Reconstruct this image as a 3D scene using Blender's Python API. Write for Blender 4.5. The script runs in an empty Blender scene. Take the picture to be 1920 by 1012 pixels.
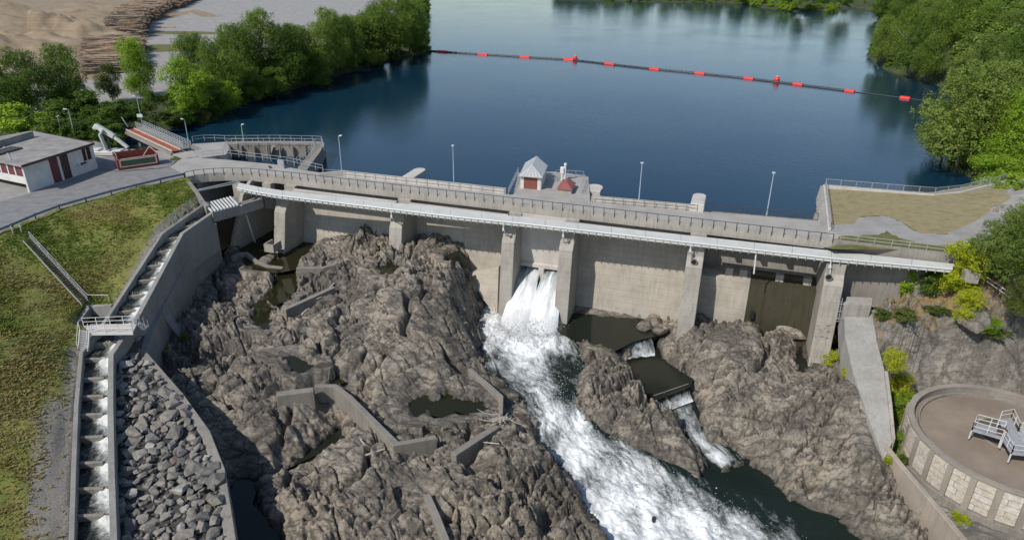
import bpy, math, random
import numpy as np
from mathutils import Vector, Matrix
S = bpy.context.scene
COL = S.collection
random.seed(7)
RNG = np.random.default_rng(11)
# ------------------------------------------------------------------ camera
FPX, PITCH, ROLL, CAMH = 1300.0, math.radians(24.56), math.radians(0.7), 33.0
fw = np.array([0, math.cos(PITCH), -math.sin(PITCH)])
r0 = np.array([1.0, 0, 0]); u0 = np.cross(r0, fw)
RT = r0*math.cos(ROLL) + u0*math.sin(ROLL); UP = -r0*math.sin(ROLL) + u0*math.cos(ROLL)
CAM = np.array([0, 0, CAMH])
cd = bpy.data.cameras.new('camera'); cam = bpy.data.objects.new('camera', cd); COL.objects.link(cam)
cd.sensor_width = 36; cd.lens = 36*FPX/1920; cd.clip_end = 6000; cd.clip_start = 1
cam.matrix_world = Matrix(((RT[0], UP[0], -fw[0], 0), (RT[1], UP[1], -fw[1], 0), (RT[2], UP[2], -fw[2], CAMH), (0, 0, 0, 1)))
S.camera = cam
# ------------------------------------------------------------------ sky and sun
SUN_AZ = np.array([-0.737, -0.675]); SUN_EL = math.radians(45)
w = bpy.data.worlds.new('World'); S.world = w; w.use_nodes = True
nt = w.node_tree; bg = nt.nodes['Background']
sky = nt.nodes.new('ShaderNodeTexSky'); sky.sky_type = 'NISHITA'; sky.sun_disc = False
sky.sun_elevation = SUN_EL; sky.sun_rotation = math.atan2(SUN_AZ[0], SUN_AZ[1])
sky.air_density = 1.0; sky.dust_density = 0.5; sky.ozone_density = 1.4
nt.links.new(sky.outputs[0], bg.inputs[0]); bg.inputs[1].default_value = 0.105
sd = bpy.data.lights.new('sun', 'SUN'); sd.energy = 3.5; sd.angle = math.radians(0.6); sd.color = (1.0, 0.94, 0.85)
sun = bpy.data.objects.new('sun', sd); COL.objects.link(sun)
sv = Vector((SUN_AZ[0]*math.cos(SUN_EL), SUN_AZ[1]*math.cos(SUN_EL), math.sin(SUN_EL)))
sun.rotation_euler = sv.to_track_quat('Z', 'Y').to_euler(); sun.location = (-60, -60, 90)
S.view_settings.view_transform = 'Standard'; S.view_settings.look = 'None'
S.view_settings.exposure = 0.22; S.view_settings.gamma = 1.0; S.view_settings.use_curve_mapping = False
S.render.engine = 'CYCLES'; S.cycles.max_bounces = 6; S.cycles.transparent_max_bounces = 12
S.cycles.use_denoising = True

# ------------------------------------------------------------------ surveying helpers
def at(u, v, z=0.0):            # the ground point of height z seen at photo pixel (u, v)
    d = RT*(u-960)/FPX - UP*(v-506)/FPX + fw
    return CAM + d*((z-CAMH)/d[2])
DD = np.array([0.955, -0.300, 0]); DD /= np.linalg.norm(DD); DN = np.array([DD[1], -DD[0], 0.0])
OO = at(990, 384, 0)
def dam(s, n, z): return OO + DD*s + DN*n + np.array([0, 0, z])      # along the dam, downstream of the deck rail, up
def dam_sn(p):
    q = np.asarray(p); q = q - (OO if q.shape[-1] == 3 else OO[:2]); return q[..., 0]*DD[0]+q[..., 1]*DD[1], q[..., 0]*DN[0]+q[..., 1]*DN[1]
def atn(u, v, n):               # the point on the plane n = const parallel to the dam
    d = RT*(u-960)/FPX - UP*(v-506)/FPX + fw
    return CAM + d*((n-(CAM-OO) @ DN)/(d @ DN))

# ------------------------------------------------------------------ noise
_rt = np.random.default_rng(3).random((256, 256, 4))
def _h(ix, iy, seed):
    a = (ix*73856093 ^ iy*19349663 ^ seed*83492791)
    return _rt[(a & 255), ((a >> 8) ^ iy*31 ^ seed*17) & 255]
def vnoise(x, y, seed=0):
    ix = np.floor(x).astype(np.int64); iy = np.floor(y).astype(np.int64); fx = x-ix; fy = y-iy
    fx = fx*fx*fx*(fx*(fx*6-15)+10); fy = fy*fy*fy*(fy*(fy*6-15)+10)
    a = _h(ix, iy, seed)[..., 0]; b = _h(ix+1, iy, seed)[..., 0]; c = _h(ix, iy+1, seed)[..., 0]; d = _h(ix+1, iy+1, seed)[..., 0]
    return (a*(1-fx)+b*fx)*(1-fy)+(c*(1-fx)+d*fx)*fy*1.0
def fbm(x, y, seed=0, o=4):
    s = 0; a = 0.5
    for k in range(o):
        s = s + a*(vnoise(x*2**k+k*17.3, y*2**k-k*9.1, seed+k)-0.5); a *= 0.5
    return s*2
def facets(x, y, seed, tilt=0.5, k=1.2, off=.5):      # jointed blocks: upper envelope of tilted convex caps; returns height, crease distance
    ix = np.floor(x).astype(np.int64); iy = np.floor(y).astype(np.int64)
    m1 = np.full(x.shape, -9.0); m2 = np.full(x.shape, -9.0)
    for i in (-1, 0, 1):
        for j in (-1, 0, 1):
            r = _h(ix+i, iy+j, seed); r2 = _h(ix+i, iy+j, seed+57)
            dx = x-(ix+i+r[..., 0]); dy = y-(iy+j+r[..., 1])
            h = off*(r[..., 2]-0.5) + tilt*((r2[..., 0]-0.5)*dx+(r2[..., 1]-0.5)*dy) - k*(dx*dx+dy*dy)
            m = h > m1; m2 = np.where(m, m1, np.maximum(m2, h)); m1 = np.where(m, h, m1)
    return m1, m1-m2
def poly_sd(X, Y, P):                  # signed distance to a polygon, positive outside
    P = np.asarray(P)[:, :2]; n = len(P); d = np.full(X.shape, 1e18); ins = np.zeros(X.shape, bool)
    for i in range(n):
        ax, ay = P[i]; bx, by = P[(i+1) % n]; ex, ey = bx-ax, by-ay
        t = np.clip(((X-ax)*ex+(Y-ay)*ey)/(ex*ex+ey*ey+1e-12), 0, 1)
        d = np.minimum(d, (X-ax-t*ex)**2+(Y-ay-t*ey)**2)
        c = (ay > Y) != (by > Y)
        with np.errstate(divide='ignore', invalid='ignore'):
            ins ^= c & (X < (bx-ax)*(Y-ay)/(by-ay+1e-12)+ax)
    d = np.sqrt(d); return np.where(ins, -d, d)
def line_d(X, Y, P):
    P = np.asarray(P); d = np.full(X.shape, 1e18); zz = np.zeros(X.shape)
    for i in range(len(P)-1):
        ax, ay, az = P[i]; bx, by, bz = P[i+1]; ex, ey = bx-ax, by-ay
        t = np.clip(((X-ax)*ex+(Y-ay)*ey)/(ex*ex+ey*ey+1e-12), 0, 1)
        q = (X-ax-t*ex)**2+(Y-ay-t*ey)**2; m = q < d
        d = np.where(m, q, d); zz = np.where(m, az+t*(bz-az), zz)
    return np.sqrt(d), zz
class TPS:
    def __init__(s, pts, reg=1.0):
        p = np.array(pts); s.p = p[:, :2]; n = len(p)
        K = s.k(np.sqrt(((s.p[:, None]-s.p[None])**2).sum(-1))) + np.eye(n)*reg
        Q = np.hstack([np.ones((n, 1)), s.p]); A = np.zeros((n+3, n+3)); A[:n, :n] = K; A[:n, n:] = Q; A[n:, :n] = Q.T
        s.w = np.linalg.solve(A, np.concatenate([p[:, 2], np.zeros(3)]))
    def k(s, r): return r       # biharmonic |r| kernel: no overshoot
    def __call__(s, X, Y):
        z = s.w[-3]+s.w[-2]*X+s.w[-1]*Y
        for i in range(len(s.p)):
            z = z + s.w[i]*s.k(np.sqrt((X-s.p[i, 0])**2+(Y-s.p[i, 1])**2))
        return z

# ------------------------------------------------------------------ objects
def tag(o, label=None, cat=None, group=None, kind=None):
    if label: o['label'] = label
    if cat: o['category'] = cat
    if group: o['group'] = group
    if kind: o['kind'] = kind
    return o
def thing(name, label, cat, loc=(0, 0, 0), group=None, rz=0.0):
    o = bpy.data.objects.new(name, None); COL.objects.link(o); o.location = Vector(loc); o.rotation_euler = (0, 0, rz)
    o.empty_display_size = 0.3
    return tag(o, label, cat, group)
def mesh_np(name, V, Fq, mat, smooth=False, parent=None, attrs=None, tri=False):
    me = bpy.data.meshes.new(name); V = np.asarray(V, np.float32); Fq = np.asarray(Fq, np.int32); k = Fq.shape[1]
    me.vertices.add(len(V)); me.vertices.foreach_set('co', V.ravel())
    me.loops.add(Fq.size); me.loops.foreach_set('vertex_index', Fq.ravel())
    me.polygons.add(len(Fq)); me.polygons.foreach_set('loop_start', np.arange(0, Fq.size, k, dtype=np.int32))
    me.polygons.foreach_set('loop_total', np.full(len(Fq), k, np.int32))
    if smooth: me.polygons.foreach_set('use_smooth', np.ones(len(Fq), bool))
    for an, av in (attrs or {}).items():
        a = me.attributes.new(an, 'FLOAT', 'POINT'); a.data.foreach_set('value', np.asarray(av, np.float32))
    me.update(); me.validate()
    if mat: me.materials.append(mat)
    o = bpy.data.objects.new(name, me); COL.objects.link(o)
    if parent: o.parent = parent
    return o
class MB:
    def __init__(s): s.v = []; s.f = []
    def add(s, vs, fs):
        b = len(s.v); s.v += [tuple(float(c) for c in p) for p in vs]; s.f += [tuple(b+i for i in f) for f in fs]; return s
    def box(s, c, sz, ax=None):
        c = np.asarray(c, float); A = np.eye(3) if ax is None else np.asarray(ax, float)
        hs = np.asarray(sz, float)/2
        vs = [c+A[0]*hs[0]*i+A[1]*hs[1]*j+A[2]*hs[2]*k for i, j, k in ((-1,-1,-1),(1,-1,-1),(1,1,-1),(-1,1,-1),(-1,-1,1),(1,-1,1),(1,1,1),(-1,1,1))]
        return s.add(vs, [(0,3,2,1),(4,5,6,7),(0,1,5,4),(1,2,6,5),(2,3,7,6),(3,0,4,7)])
    def beam(s, a, b, wd, ht, up=(0, 0, 1)):
        a = np.asarray(a, float); b = np.asarray(b, float); d = b-a; L = np.linalg.norm(d)
        if L < 1e-6: return s
        d /= L; x = np.cross(d, up); x /= (np.linalg.norm(x)+1e-9); y = np.cross(x, d)
        return s.box((a+b)/2, (L, wd, ht), (d, x, y))
    def tube(s, a, b, r, n=6, r2=None):
        a = np.asarray(a, float); b = np.asarray(b, float); d = b-a; L = np.linalg.norm(d)
        if L < 1e-6: return s
        d /= L; t = np.array([0, 0, 1.0]) if abs(d[2]) < .9 else np.array([1.0, 0, 0])
        x = np.cross(d, t); x /= np.linalg.norm(x); y = np.cross(d, x); r2 = r if r2 is None else r2
        vs = [];
        for p, q in ((a, r), (b, r2)):
            for i in range(n):
                th = 2*math.pi*i/n; vs.append(p+x*q*math.cos(th)+y*q*math.sin(th))
        return s.add(vs, [(i, (i+1) % n, n+(i+1) % n, n+i) for i in range(n)]+[tuple(range(n-1, -1, -1)), tuple(range(n, 2*n))])
    def extrude(s, poly, vec):
        n = len(poly); v = np.asarray(vec, float); p = [np.asarray(q, float) for q in poly]
        return s.add(p+[q+v for q in p], [tuple(range(n-1, -1, -1)), tuple(range(n, 2*n))]+[(i, (i+1) % n, n+(i+1) % n, n+i) for i in range(n)])
    def slab(s, poly, zt, th):             # polygon in plan, top at zt (or per-vertex)
        top = [np.array([p[0], p[1], p[2] if zt is None else zt]) for p in poly]
        return s.extrude([t-np.array([0, 0, th]) for t in top], (0, 0, th))
    def path(s, pts, wd, ht, side=0.0, zb=None):     # mitred bar along a polyline; pts = top line; side -1..1 shifts it; zb: bottom heights
        pts = [np.asarray(p, float) for p in pts]; n = len(pts); rows = []
        for i in range(n):
            d = (pts[min(i+1, n-1)]-pts[max(i-1, 0)])[:2]; d /= (np.linalg.norm(d)+1e-9)
            if 0 < i < n-1:
                e = (pts[i+1]-pts[i])[:2]; e /= np.linalg.norm(e)+1e-9; k = 1/max(0.4, abs(d @ e))
            else: k = 1
            x = np.array([d[1], -d[0], 0])*wd/2*k; c = pts[i]+x*side
            b = ht if zb is None else pts[i][2]-(zb[i] if hasattr(zb, '__len__') else zb)
            dz = np.array([0, 0, b]); rows.append([c-x, c+x, c+x-dz, c-x-dz])
        vs = [p for r in rows for p in r]; fs = [(0, 1, 2, 3), (4*n-1, 4*n-2, 4*n-3, 4*n-4)]
        for i in range(n-1):
            for k in range(4): fs.append((4*i+k, 4*i+4+k, 4*i+4+(k+1) % 4, 4*i+(k+1) % 4))
        return s.add(vs, fs)
    def build(s, name, mat, parent=None, origin=None, smooth=False, bevel=0.0):
        me = bpy.data.meshes.new(name)
        off = np.zeros(3)
        if parent is not None: off = np.array(abs_loc(parent))
        elif origin is not None: off = np.asarray(origin, float)
        me.from_pydata([tuple(np.array(p)-off) for p in s.v], [], s.f); me.update()
        import bmesh
        bm = bmesh.new(); bm.from_mesh(me); bmesh.ops.recalc_face_normals(bm, faces=bm.faces)
        if bevel: bmesh.ops.bevel(bm, geom=[e for e in bm.edges if len(e.link_faces) == 2 and e.calc_face_angle(0) > .6], offset=bevel, segments=1, affect='EDGES')
        bm.to_mesh(me); bm.free()
        if smooth:
            for p in me.polygons: p.use_smooth = True
        if mat: me.materials.append(mat)
        o = bpy.data.objects.new(name, me); COL.objects.link(o)
        if parent is not None: o.parent = parent
        elif origin is not None: o.location = Vector(off)
        return o
def abs_loc(o):
    p = Vector((0, 0, 0))
    while o is not None: p = p+o.location; o = o.parent
    return p
def copy_tree(o, parent=None):
    kids = [c for c in o.children]
    c = o.copy(); COL.objects.link(c)
    if parent is not None: c.parent = parent
    for k in kids: copy_tree(k, c)
    return c
def arc(pts, step):                        # resample a polyline at about `step`
    pts = [np.asarray(p, float) for p in pts]; L = [np.linalg.norm(b-a) for a, b in zip(pts, pts[1:])]
    n = max(1, round(sum(L)/step)); out = []
    for i in range(n+1):
        t = sum(L)*i/n; k = 0
        while k < len(L)-1 and t > L[k]: t -= L[k]; k += 1
        out.append(pts[k]+(pts[k+1]-pts[k])*min(1, t/max(L[k], 1e-9)))
    return out
def railing(name, label, pts, h=1.05, step=2.0, mat=None, rails=(1.0, 0.5), r=0.03, cat='railing', group=None, post='post', mesh_fill=None, rail_name='rail', close_posts=True):
    P = arc(pts, step); root = thing(name, label, cat, P[0], group); p0 = None
    for i, p in enumerate(P):
        if p0 is None:
            p0 = MB().box(p+np.array([0, 0, h/2]), (r*2, r*2, h)).build(post, mat, root)
        else:
            q = p0.copy(); COL.objects.link(q); q.location = Vector(p-P[0])
    for k in rails:
        m = MB()
        for a, b in zip(P, P[1:]): m.beam(a+np.array([0, 0, h*k]), b+np.array([0, 0, h*k]), r*1.6, r*1.6)
        m.build(rail_name, mat, root)
    if mesh_fill:
        m = MB()
        for a, b in zip(P, P[1:]):
            k = max(2, int(np.linalg.norm(b-a)/0.14))
            for i in range(1, k):
                c = a+(b-a)*i/k; m.beam(c+np.array([0, 0, .1]), c+np.array([0, 0, h*max(rails)]), .012, .012, (1, 0, 0))
        m.build('infill', mesh_fill, root)
    return root

# ------------------------------------------------------------------ materials
def mk(name):
    m = bpy.data.materials.new(name); m.use_nodes = True; t = m.node_tree
    return m, t, t.nodes['Principled BSDF']
def nd(t, typ, **kw):
    n = t.nodes.new(typ)
    for k, v in kw.items():
        if k.startswith('i_'): n.inputs[k[2:].replace('_', ' ')].default_value = v
        else: setattr(n, k, v)
    return n
def ramp(t, fac, stops):
    r = t.nodes.new('ShaderNodeValToRGB'); e = r.color_ramp.elements
    while len(e) > 1: e.remove(e[0])
    e[0].position = stops[0][0]; e[0].color = (*stops[0][1], 1) if len(stops[0][1]) == 3 else stops[0][1]
    for p, c in stops[1:]:
        x = e.new(p); x.color = (*c, 1)
    t.links.new(fac, r.inputs[0]); return r.outputs[0]
def mixc(t, fac, a, b, typ='MIX'):
    m = t.nodes.new('ShaderNodeMix'); m.data_type = 'RGBA'; m.blend_type = typ
    for s, x in ((m.inputs[0], fac), (m.inputs[6], a), (m.inputs[7], b)):
        if isinstance(x, (int, float)): s.default_value = x
        elif isinstance(x, tuple): s.default_value = (*x, 1)
        else: t.links.new(x, s)
    return m.outputs[2]
def mth(t, op, a, b=0.0, c=None):
    m = t.nodes.new('ShaderNodeMath'); m.operation = op
    for i, x in enumerate((a, b) if c is None else (a, b, c)):
        if isinstance(x, (int, float)): m.inputs[i].default_value = x
        else: t.links.new(x, m.inputs[i])
    return m.outputs[0]
def wpos(t, scale=(1, 1, 1), rot=(0, 0, 0)):
    g = t.nodes.new('ShaderNodeNewGeometry'); mp = t.nodes.new('ShaderNodeMapping'); mp.inputs['Scale'].default_value = scale; mp.inputs['Rotation'].default_value = rot
    t.links.new(g.outputs['Position'], mp.inputs[0]); return mp.outputs[0]
def noi(t, vec, scale, detail=5, rough=.6, dist=0.0):
    n = nd(t, 'ShaderNodeTexNoise'); n.inputs['Scale'].default_value = scale; n.inputs['Detail'].default_value = detail
    n.inputs['Roughness'].default_value = rough; n.inputs['Distortion'].default_value = dist
    if vec is not None: t.links.new(vec, n.inputs['Vector'])
    return n.outputs[0]
def bump(t, b, h, strength=.4, dist=.05, prev=None):
    n = nd(t, 'ShaderNodeBump'); n.inputs['Strength'].default_value = strength; n.inputs['Distance'].default_value = dist
    t.links.new(h, n.inputs['Height'])
    if prev is not None: t.links.new(prev, n.inputs['Normal'])
    t.links.new(n.outputs[0], b.inputs['Normal']); return n.outputs[0]
def simple(name, c, rough=.6, var=.12, scale=3.0, metal=0.0, bmp=.15):
    m, t, b = mk(name); v = wpos(t); n = noi(t, v, scale, 6)
    lo = tuple(x*(1-var*2) for x in c); hi = tuple(min(1, x*(1+var*1.5)) for x in c)
    t.links.new(ramp(t, n, [(.3, lo), (.7, hi)]), b.inputs['Base Color']); b.inputs['Roughness'].default_value = rough; b.inputs['Metallic'].default_value = metal
    if bmp: bump(t, b, noi(t, v, scale*8, 4), bmp, .02)
    return m
def concrete(name, c, stain=.45, lines=0.0, rough=.85, warm=0.0, dark=(.10, .095, .08)):
    m, t, b = mk(name); v = wpos(t)
    n1 = noi(t, v, .35, 6, .6); n2 = noi(t, v, 4.0, 6, .7)
    st = noi(t, wpos(t, (1.3, 1.3, .07)), 1.6, 5, .65)
    base = ramp(t, n1, [(.3, tuple(x*.8 for x in c)), (.55, c), (.8, tuple(min(.9, x*1.12) for x in c))])
    base = mixc(t, mth(t, 'MULTIPLY', ramp(t, n2, [(.45, (0, 0, 0)), (.75, (1, 1, 1))]), .35), base, tuple(x*.6 for x in c))
    base = mixc(t, mth(t, 'MULTIPLY', ramp(t, st, [(.48, (0, 0, 0)), (.78, (1, 1, 1))]), stain), base, dark)
    t.links.new(base, b.inputs['Base Color']); b.inputs['Roughness'].default_value = rough
    h = mth(t, 'ADD', n2, noi(t, v, 22, 3))
    if lines:
        wv = nd(t, 'ShaderNodeTexWave'); wv.wave_type = 'BANDS'; wv.bands_direction = 'Z'; wv.inputs['Scale'].default_value = lines; wv.inputs['Distortion'].default_value = .3
        t.links.new(v, wv.inputs[0])
        ln = ramp(t, wv.outputs[0], [(.01, (0, 0, 0)), (.06, (1, 1, 1))]); h = mth(t, 'ADD', h, mth(t, 'MULTIPLY', ln, .4)); t.links.new(mixc(t, mth(t, 'MULTIPLY', mth(t, 'SUBTRACT', 1.0, ln), .14), base, dark), b.inputs['Base Color'])
    bump(t, b, h, .35, .03); return m
# ------------------------------------------------------------------ materials of the place
def rock_mat(name, light, mid, dark, grassy=False):
    m, t, b = mk(name); v = wpos(t)
    R_ = (.15, .2, .6)
    n1 = noi(t, v, .09, 9, .66, .8); n2 = noi(t, wpos(t, (.7, 1.5, 1.2), R_), .55, 9, .76, .6); n3 = noi(t, v, 2.4, 8, .76)
    st = noi(t, wpos(t, (.35, 2.6, 1.6), R_), .55, 9, .78, .7); st2 = noi(t, wpos(t, (2.4, .5, 1.5), R_), .4, 9, .76, .5)
    pale = tuple(min(1, x*1.3) for x in light)
    wf = nd(t, 'ShaderNodeTexWave'); wf.bands_direction = 'Y'; wf.wave_profile = 'SAW'; wf.inputs['Scale'].default_value = .32; wf.inputs['Distortion'].default_value = 9; wf.inputs['Detail'].default_value = 6; wf.inputs['Detail Scale'].default_value = .6; wf.inputs['Detail Roughness'].default_value = .65
    t.links.new(wpos(t, (.6, 1, .8), (.1, .1, .62)), wf.inputs[0])
    c = ramp(t, n1, [(.36, tuple(x*.75 for x in mid)), (.46, mid), (.54, light), (.62, tuple(a*k for a, k in zip(light, (1.06, 1.0, .94)))), (.70, mid)])
    c = mixc(t, ramp(t, n2, [(.40, (.85,)*3), (.52, (0, 0, 0))]), c, tuple(x*.55 for x in mid))
    c = mixc(t, mth(t, 'MULTIPLY', ramp(t, n2, [(.53, (0, 0, 0)), (.64, (1, 1, 1))]), .6), c, pale)
    c = mixc(t, mth(t, 'MULTIPLY', ramp(t, wf.outputs[0], [(.0, (1, 1, 1)), (.10, (.8,)*3), (.22, (0, 0, 0))]), .7), c, dark)
    c = mixc(t, mth(t, 'MULTIPLY', ramp(t, st, [(.40, (1, 1, 1)), (.47, (0, 0, 0))]), .8), c, dark)
    c = mixc(t, mth(t, 'MULTIPLY', ramp(t, st2, [(.38, (1, 1, 1)), (.45, (0, 0, 0))]), .6), c, dark)
    c = mixc(t, mth(t, 'MULTIPLY', ramp(t, n3, [(.54, (0, 0, 0)), (.66, (1, 1, 1))]), .5), c, pale)
    c = mixc(t, mth(t, 'MULTIPLY', ramp(t, n3, [(.36, (1, 1, 1)), (.46, (0, 0, 0))]), .55), c, dark)
    a = nd(t, 'ShaderNodeAttribute'); a.attribute_name = 'wet'
    c = mixc(t, mth(t, 'MULTIPLY', a.outputs['Fac'], .72), c, tuple(x*.28 for x in mid))
    if grassy:
        g = nd(t, 'ShaderNodeAttribute'); g.attribute_name = 'soil'
        gn = noi(t, v, .9, 7, .7); gm = mth(t, 'ADD', g.outputs['Fac'], mth(t, 'MULTIPLY', mth(t, 'SUBTRACT', gn, .5), 1.6))
        gc = ramp(t, noi(t, v, .5, 6), [(.3, (.19, .12, .055)), (.5, (.24, .165, .08)), (.62, (.13, .12, .035)), (.75, (.07, .085, .018))])
        c = mixc(t, ramp(t, gm, [(.45, (0, 0, 0)), (.6, (1, 1, 1))]), c, gc)
    t.links.new(c, b.inputs['Base Color'])
    t.links.new(ramp(t, a.outputs['Fac'], [(0, (.85, .85, .85)), (1, (.3, .3, .3))]), b.inputs['Roughness'])
    h = mth(t, 'ADD', mth(t, 'MULTIPLY', n2, .7), mth(t, 'MULTIPLY', n3, .45)); h = mth(t, 'ADD', h, mth(t, 'MULTIPLY', st, 1.1)); h = mth(t, 'ADD', h, mth(t, 'MULTIPLY', st2, .9)); h = mth(t, 'ADD', h, mth(t, 'MULTIPLY', wf.outputs[0], .35))
    bump(t, b, h, .8, .16); return m
def nd_col(t, v, sc):
    n = nd(t, 'ShaderNodeTexNoise'); n.inputs['Scale'].default_value = sc; n.inputs['Detail'].default_value = 4; t.links.new(v, n.inputs['Vector']); return n.outputs[1]
ROCK = rock_mat('gneiss', (.282, .250, .205), (.158, .141, .116), (.038, .034, .028))
BANK = rock_mat('bank_rock', (.285, .262, .225), (.19, .175, .15), (.07, .064, .054), True)
STONE = [simple('riprap_%s' % k, c, .85, .2, 2.2, 0, .5) for k, c in (('grey', (.205, .195, .178)), ('dark', (.145, .139, .127)), ('tan', (.235, .215, .185)), ('pale', (.33, .32, .30)), ('red', (.22, .155, .135)))]
def water_mat(name, c, rough, wscale, wstr, ripple2=0.0, deep=None):
    m, t, b = mk(name); v = wpos(t)
    b.inputs['Base Color'].default_value = (*c, 1); b.inputs['Roughness'].default_value = rough; b.inputs['IOR'].default_value = 1.33
    if deep:
        t.links.new(ramp(t, noi(t, v, .02, 3), [(.35, c), (.7, deep)]), b.inputs['Base Color'])
    n = noi(t, wpos(t, (1, 1.6, 1), (0, 0, .4)), wscale, 4, .6)
    g = noi(t, v, .035, 3, .5)
    h = mth(t, 'MULTIPLY', n, ramp(t, g, [(.35, (.35,)*3), (.65, (1,)*3)]))
    bump(t, b, h, wstr, .1); return m
LAKE = water_mat('lake_water', (.004, .024, .050), .10, 1.1, .35, deep=(.006, .031, .057))
POOL = water_mat('pool_water', (.018, .018, .007), .05, 1.5, .06)
DARKW = water_mat('river_pool_water', (.015, .018, .013), .06, 2.2, .25)
RIVERW = water_mat('river_water', (.009, .017, .014), .06, 2.2, .3)
def foam_mat(name, dark, glass=.07, white=(.80, .83, .84), sx=1.0, sy=.28):
    m, t, b = mk(name)
    a = nd(t, 'ShaderNodeAttribute'); a.attribute_name = 'foam'; fa = nd(t, 'ShaderNodeAttribute'); fa.attribute_name = 'across'; fl = nd(t, 'ShaderNodeAttribute'); fl.attribute_name = 'along'
    def cv(kx, ky):
        c = nd(t, 'ShaderNodeCombineXYZ'); t.links.new(mth(t, 'MULTIPLY', fa.outputs['Fac'], kx), c.inputs[0]); t.links.new(mth(t, 'MULTIPLY', fl.outputs['Fac'], ky), c.inputs[1]); return c.outputs[0]
    n = noi(t, cv(sx, sy), .9, 9, .70, .9); n2 = noi(t, cv(sx, sy*1.8), 3.2, 7, .72, .6); n3 = noi(t, wpos(t), .35, 4, .6)
    k = mth(t, 'ADD', mth(t, 'MULTIPLY', n, .55), mth(t, 'ADD', mth(t, 'MULTIPLY', n2, .3), mth(t, 'MULTIPLY', n3, .15)))
    k = mth(t, 'ADD', a.outputs['Fac'], mth(t, 'MULTIPLY', mth(t, 'SUBTRACT', k, .5), 3.0))
    f = ramp(t, k, [(.18, (0, 0, 0)), (.42, (.22,)*3), (.70, (.62,)*3), (1.0, (1, 1, 1))])
    c = mixc(t, f, dark, white); t.links.new(c, b.inputs['Base Color'])
    t.links.new(ramp(t, f, [(.1, (glass,)*3), (.5, (.7,)*3)]), b.inputs['Roughness'])
    b.inputs['IOR'].default_value = 1.33
    h = mth(t, 'ADD', mth(t, 'MULTIPLY', n, .8), mth(t, 'MULTIPLY', n2, .4)); bump(t, b, h, .5, .22)
    return m
FOAM = foam_mat('white_water', (.010, .019, .015))
LADFOAM = foam_mat('ladder_water', (.020, .023, .018), white=(.62, .64, .62), sx=1.6, sy=1.0)
def ground_mat():
    m, t, b = mk('yard_ground'); v = wpos(t)
    s = nd(t, 'ShaderNodeAttribute'); s.attribute_name = 'sand'; g = nd(t, 'ShaderNodeAttribute'); g.attribute_name = 'green'; fl = nd(t, 'ShaderNodeAttribute'); fl.attribute_name = 'forest'
    n = noi(t, v, .25, 8, .7); n2 = noi(t, v, 3, 5, .7); ln = noi(t, wpos(t, (.02, .25, 1), (0, 0, .15)), 1, 5, .6)
    c = ramp(t, n, [(.3, (.23, .22, .21)), (.6, (.32, .31, .295)), (.8, (.38, .365, .345))])
    sc = ramp(t, mth(t, 'ADD', mth(t, 'MULTIPLY', n, .6), mth(t, 'MULTIPLY', ln, .4)), [(.35, (.19, .14, .09)), (.55, (.275, .215, .145)), (.7, (.34, .275, .20))])
    gc = ramp(t, noi(t, v, .6, 7, .7), [(.3, (.05, .07, .015)), (.5, (.12, .125, .03)), (.7, (.2, .15, .07))])
    fc = ramp(t, n, [(.35, (.022, .034, .010)), (.6, (.055, .07, .018)), (.75, (.10, .09, .03))])
    j = mth(t, 'MULTIPLY', mth(t, 'SUBTRACT', noi(t, v, .5, 6, .7), .5), .9)
    def msk(x): return ramp(t, mth(t, 'ADD', x, j), [(.4, (0, 0, 0)), (.6, (1, 1, 1))])
    c = mixc(t, msk(s.outputs['Fac']), c, sc); c = mixc(t, msk(g.outputs['Fac']), c, gc); c = mixc(t, msk(fl.outputs['Fac']), c, fc)
    dy = nd(t, 'ShaderNodeAttribute'); dy.attribute_name = 'dry'; dc = ramp(t, noi(t, v, .7, 8, .75), [(.3, (.17, .15, .065)), (.5, (.255, .215, .115)), (.7, (.30, .25, .15))]); c = mixc(t, msk(dy.outputs['Fac']), c, dc)
    t.links.new(c, b.inputs['Base Color']); b.inputs['Roughness'].default_value = .95; bump(t, b, mth(t, 'ADD', n2, n), .5, .12); return m
GROUND = ground_mat()
def grass_ground():
    m, t, b = mk('slope_soil'); v = wpos(t)
    a = nd(t, 'ShaderNodeAttribute'); a.attribute_name = 'bare'
    c = ramp(t, noi(t, v, .35, 7, .7, .5), [(.3, (.11, .14, .024)), (.48, (.165, .185, .036)), (.6, (.225, .21, .06)), (.75, (.26, .22, .085))])
    gr = ramp(t, noi(t, v, 6, 5, .8), [(.3, (.16, .145, .12)), (.7, (.30, .28, .25))])
    k = mth(t, 'ADD', a.outputs['Fac'], mth(t, 'MULTIPLY', mth(t, 'SUBTRACT', noi(t, v, 1.2, 7, .75), .5), 1.3))
    c = mixc(t, ramp(t, k, [(.4, (0, 0, 0)), (.62, (1, 1, 1))]), c, gr)
    t.links.new(c, b.inputs['Base Color']); b.inputs['Roughness'].default_value = .95; bump(t, b, noi(t, v, 5, 6, .7), .8, .15); return m
SLOPE = grass_ground()
CONC = concrete('dam_concrete', (.365, .34, .30), .5, .33)
FACE = concrete('spillway_concrete', (.425, .385, .325), .34, .33, dark=(.11, .10, .085))
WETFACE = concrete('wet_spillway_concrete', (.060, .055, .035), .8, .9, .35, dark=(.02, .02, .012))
SILL = concrete('sill_concrete', (.235, .215, .185), .6, 0)
OLDCONC = concrete('old_concrete', (.27, .25, .22), .7, 0)
LADCONC = concrete('ladder_concrete', (.27, .265, .25), .45, .8)
DECK = concrete('deck_concrete', (.36, .345, .32), .15, 0)
PALECONC = concrete('pale_concrete', (.52, .49, .45), .25, 0, dark=(.22, .2, .18))
ASPHALT = simple('asphalt', (.20, .20, .20), .9, .12, .8, 0, .3)
PATHM = simple('gravel_path', (.26, .25, .24), .95, .14, 1.2, 0, .4)

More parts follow.
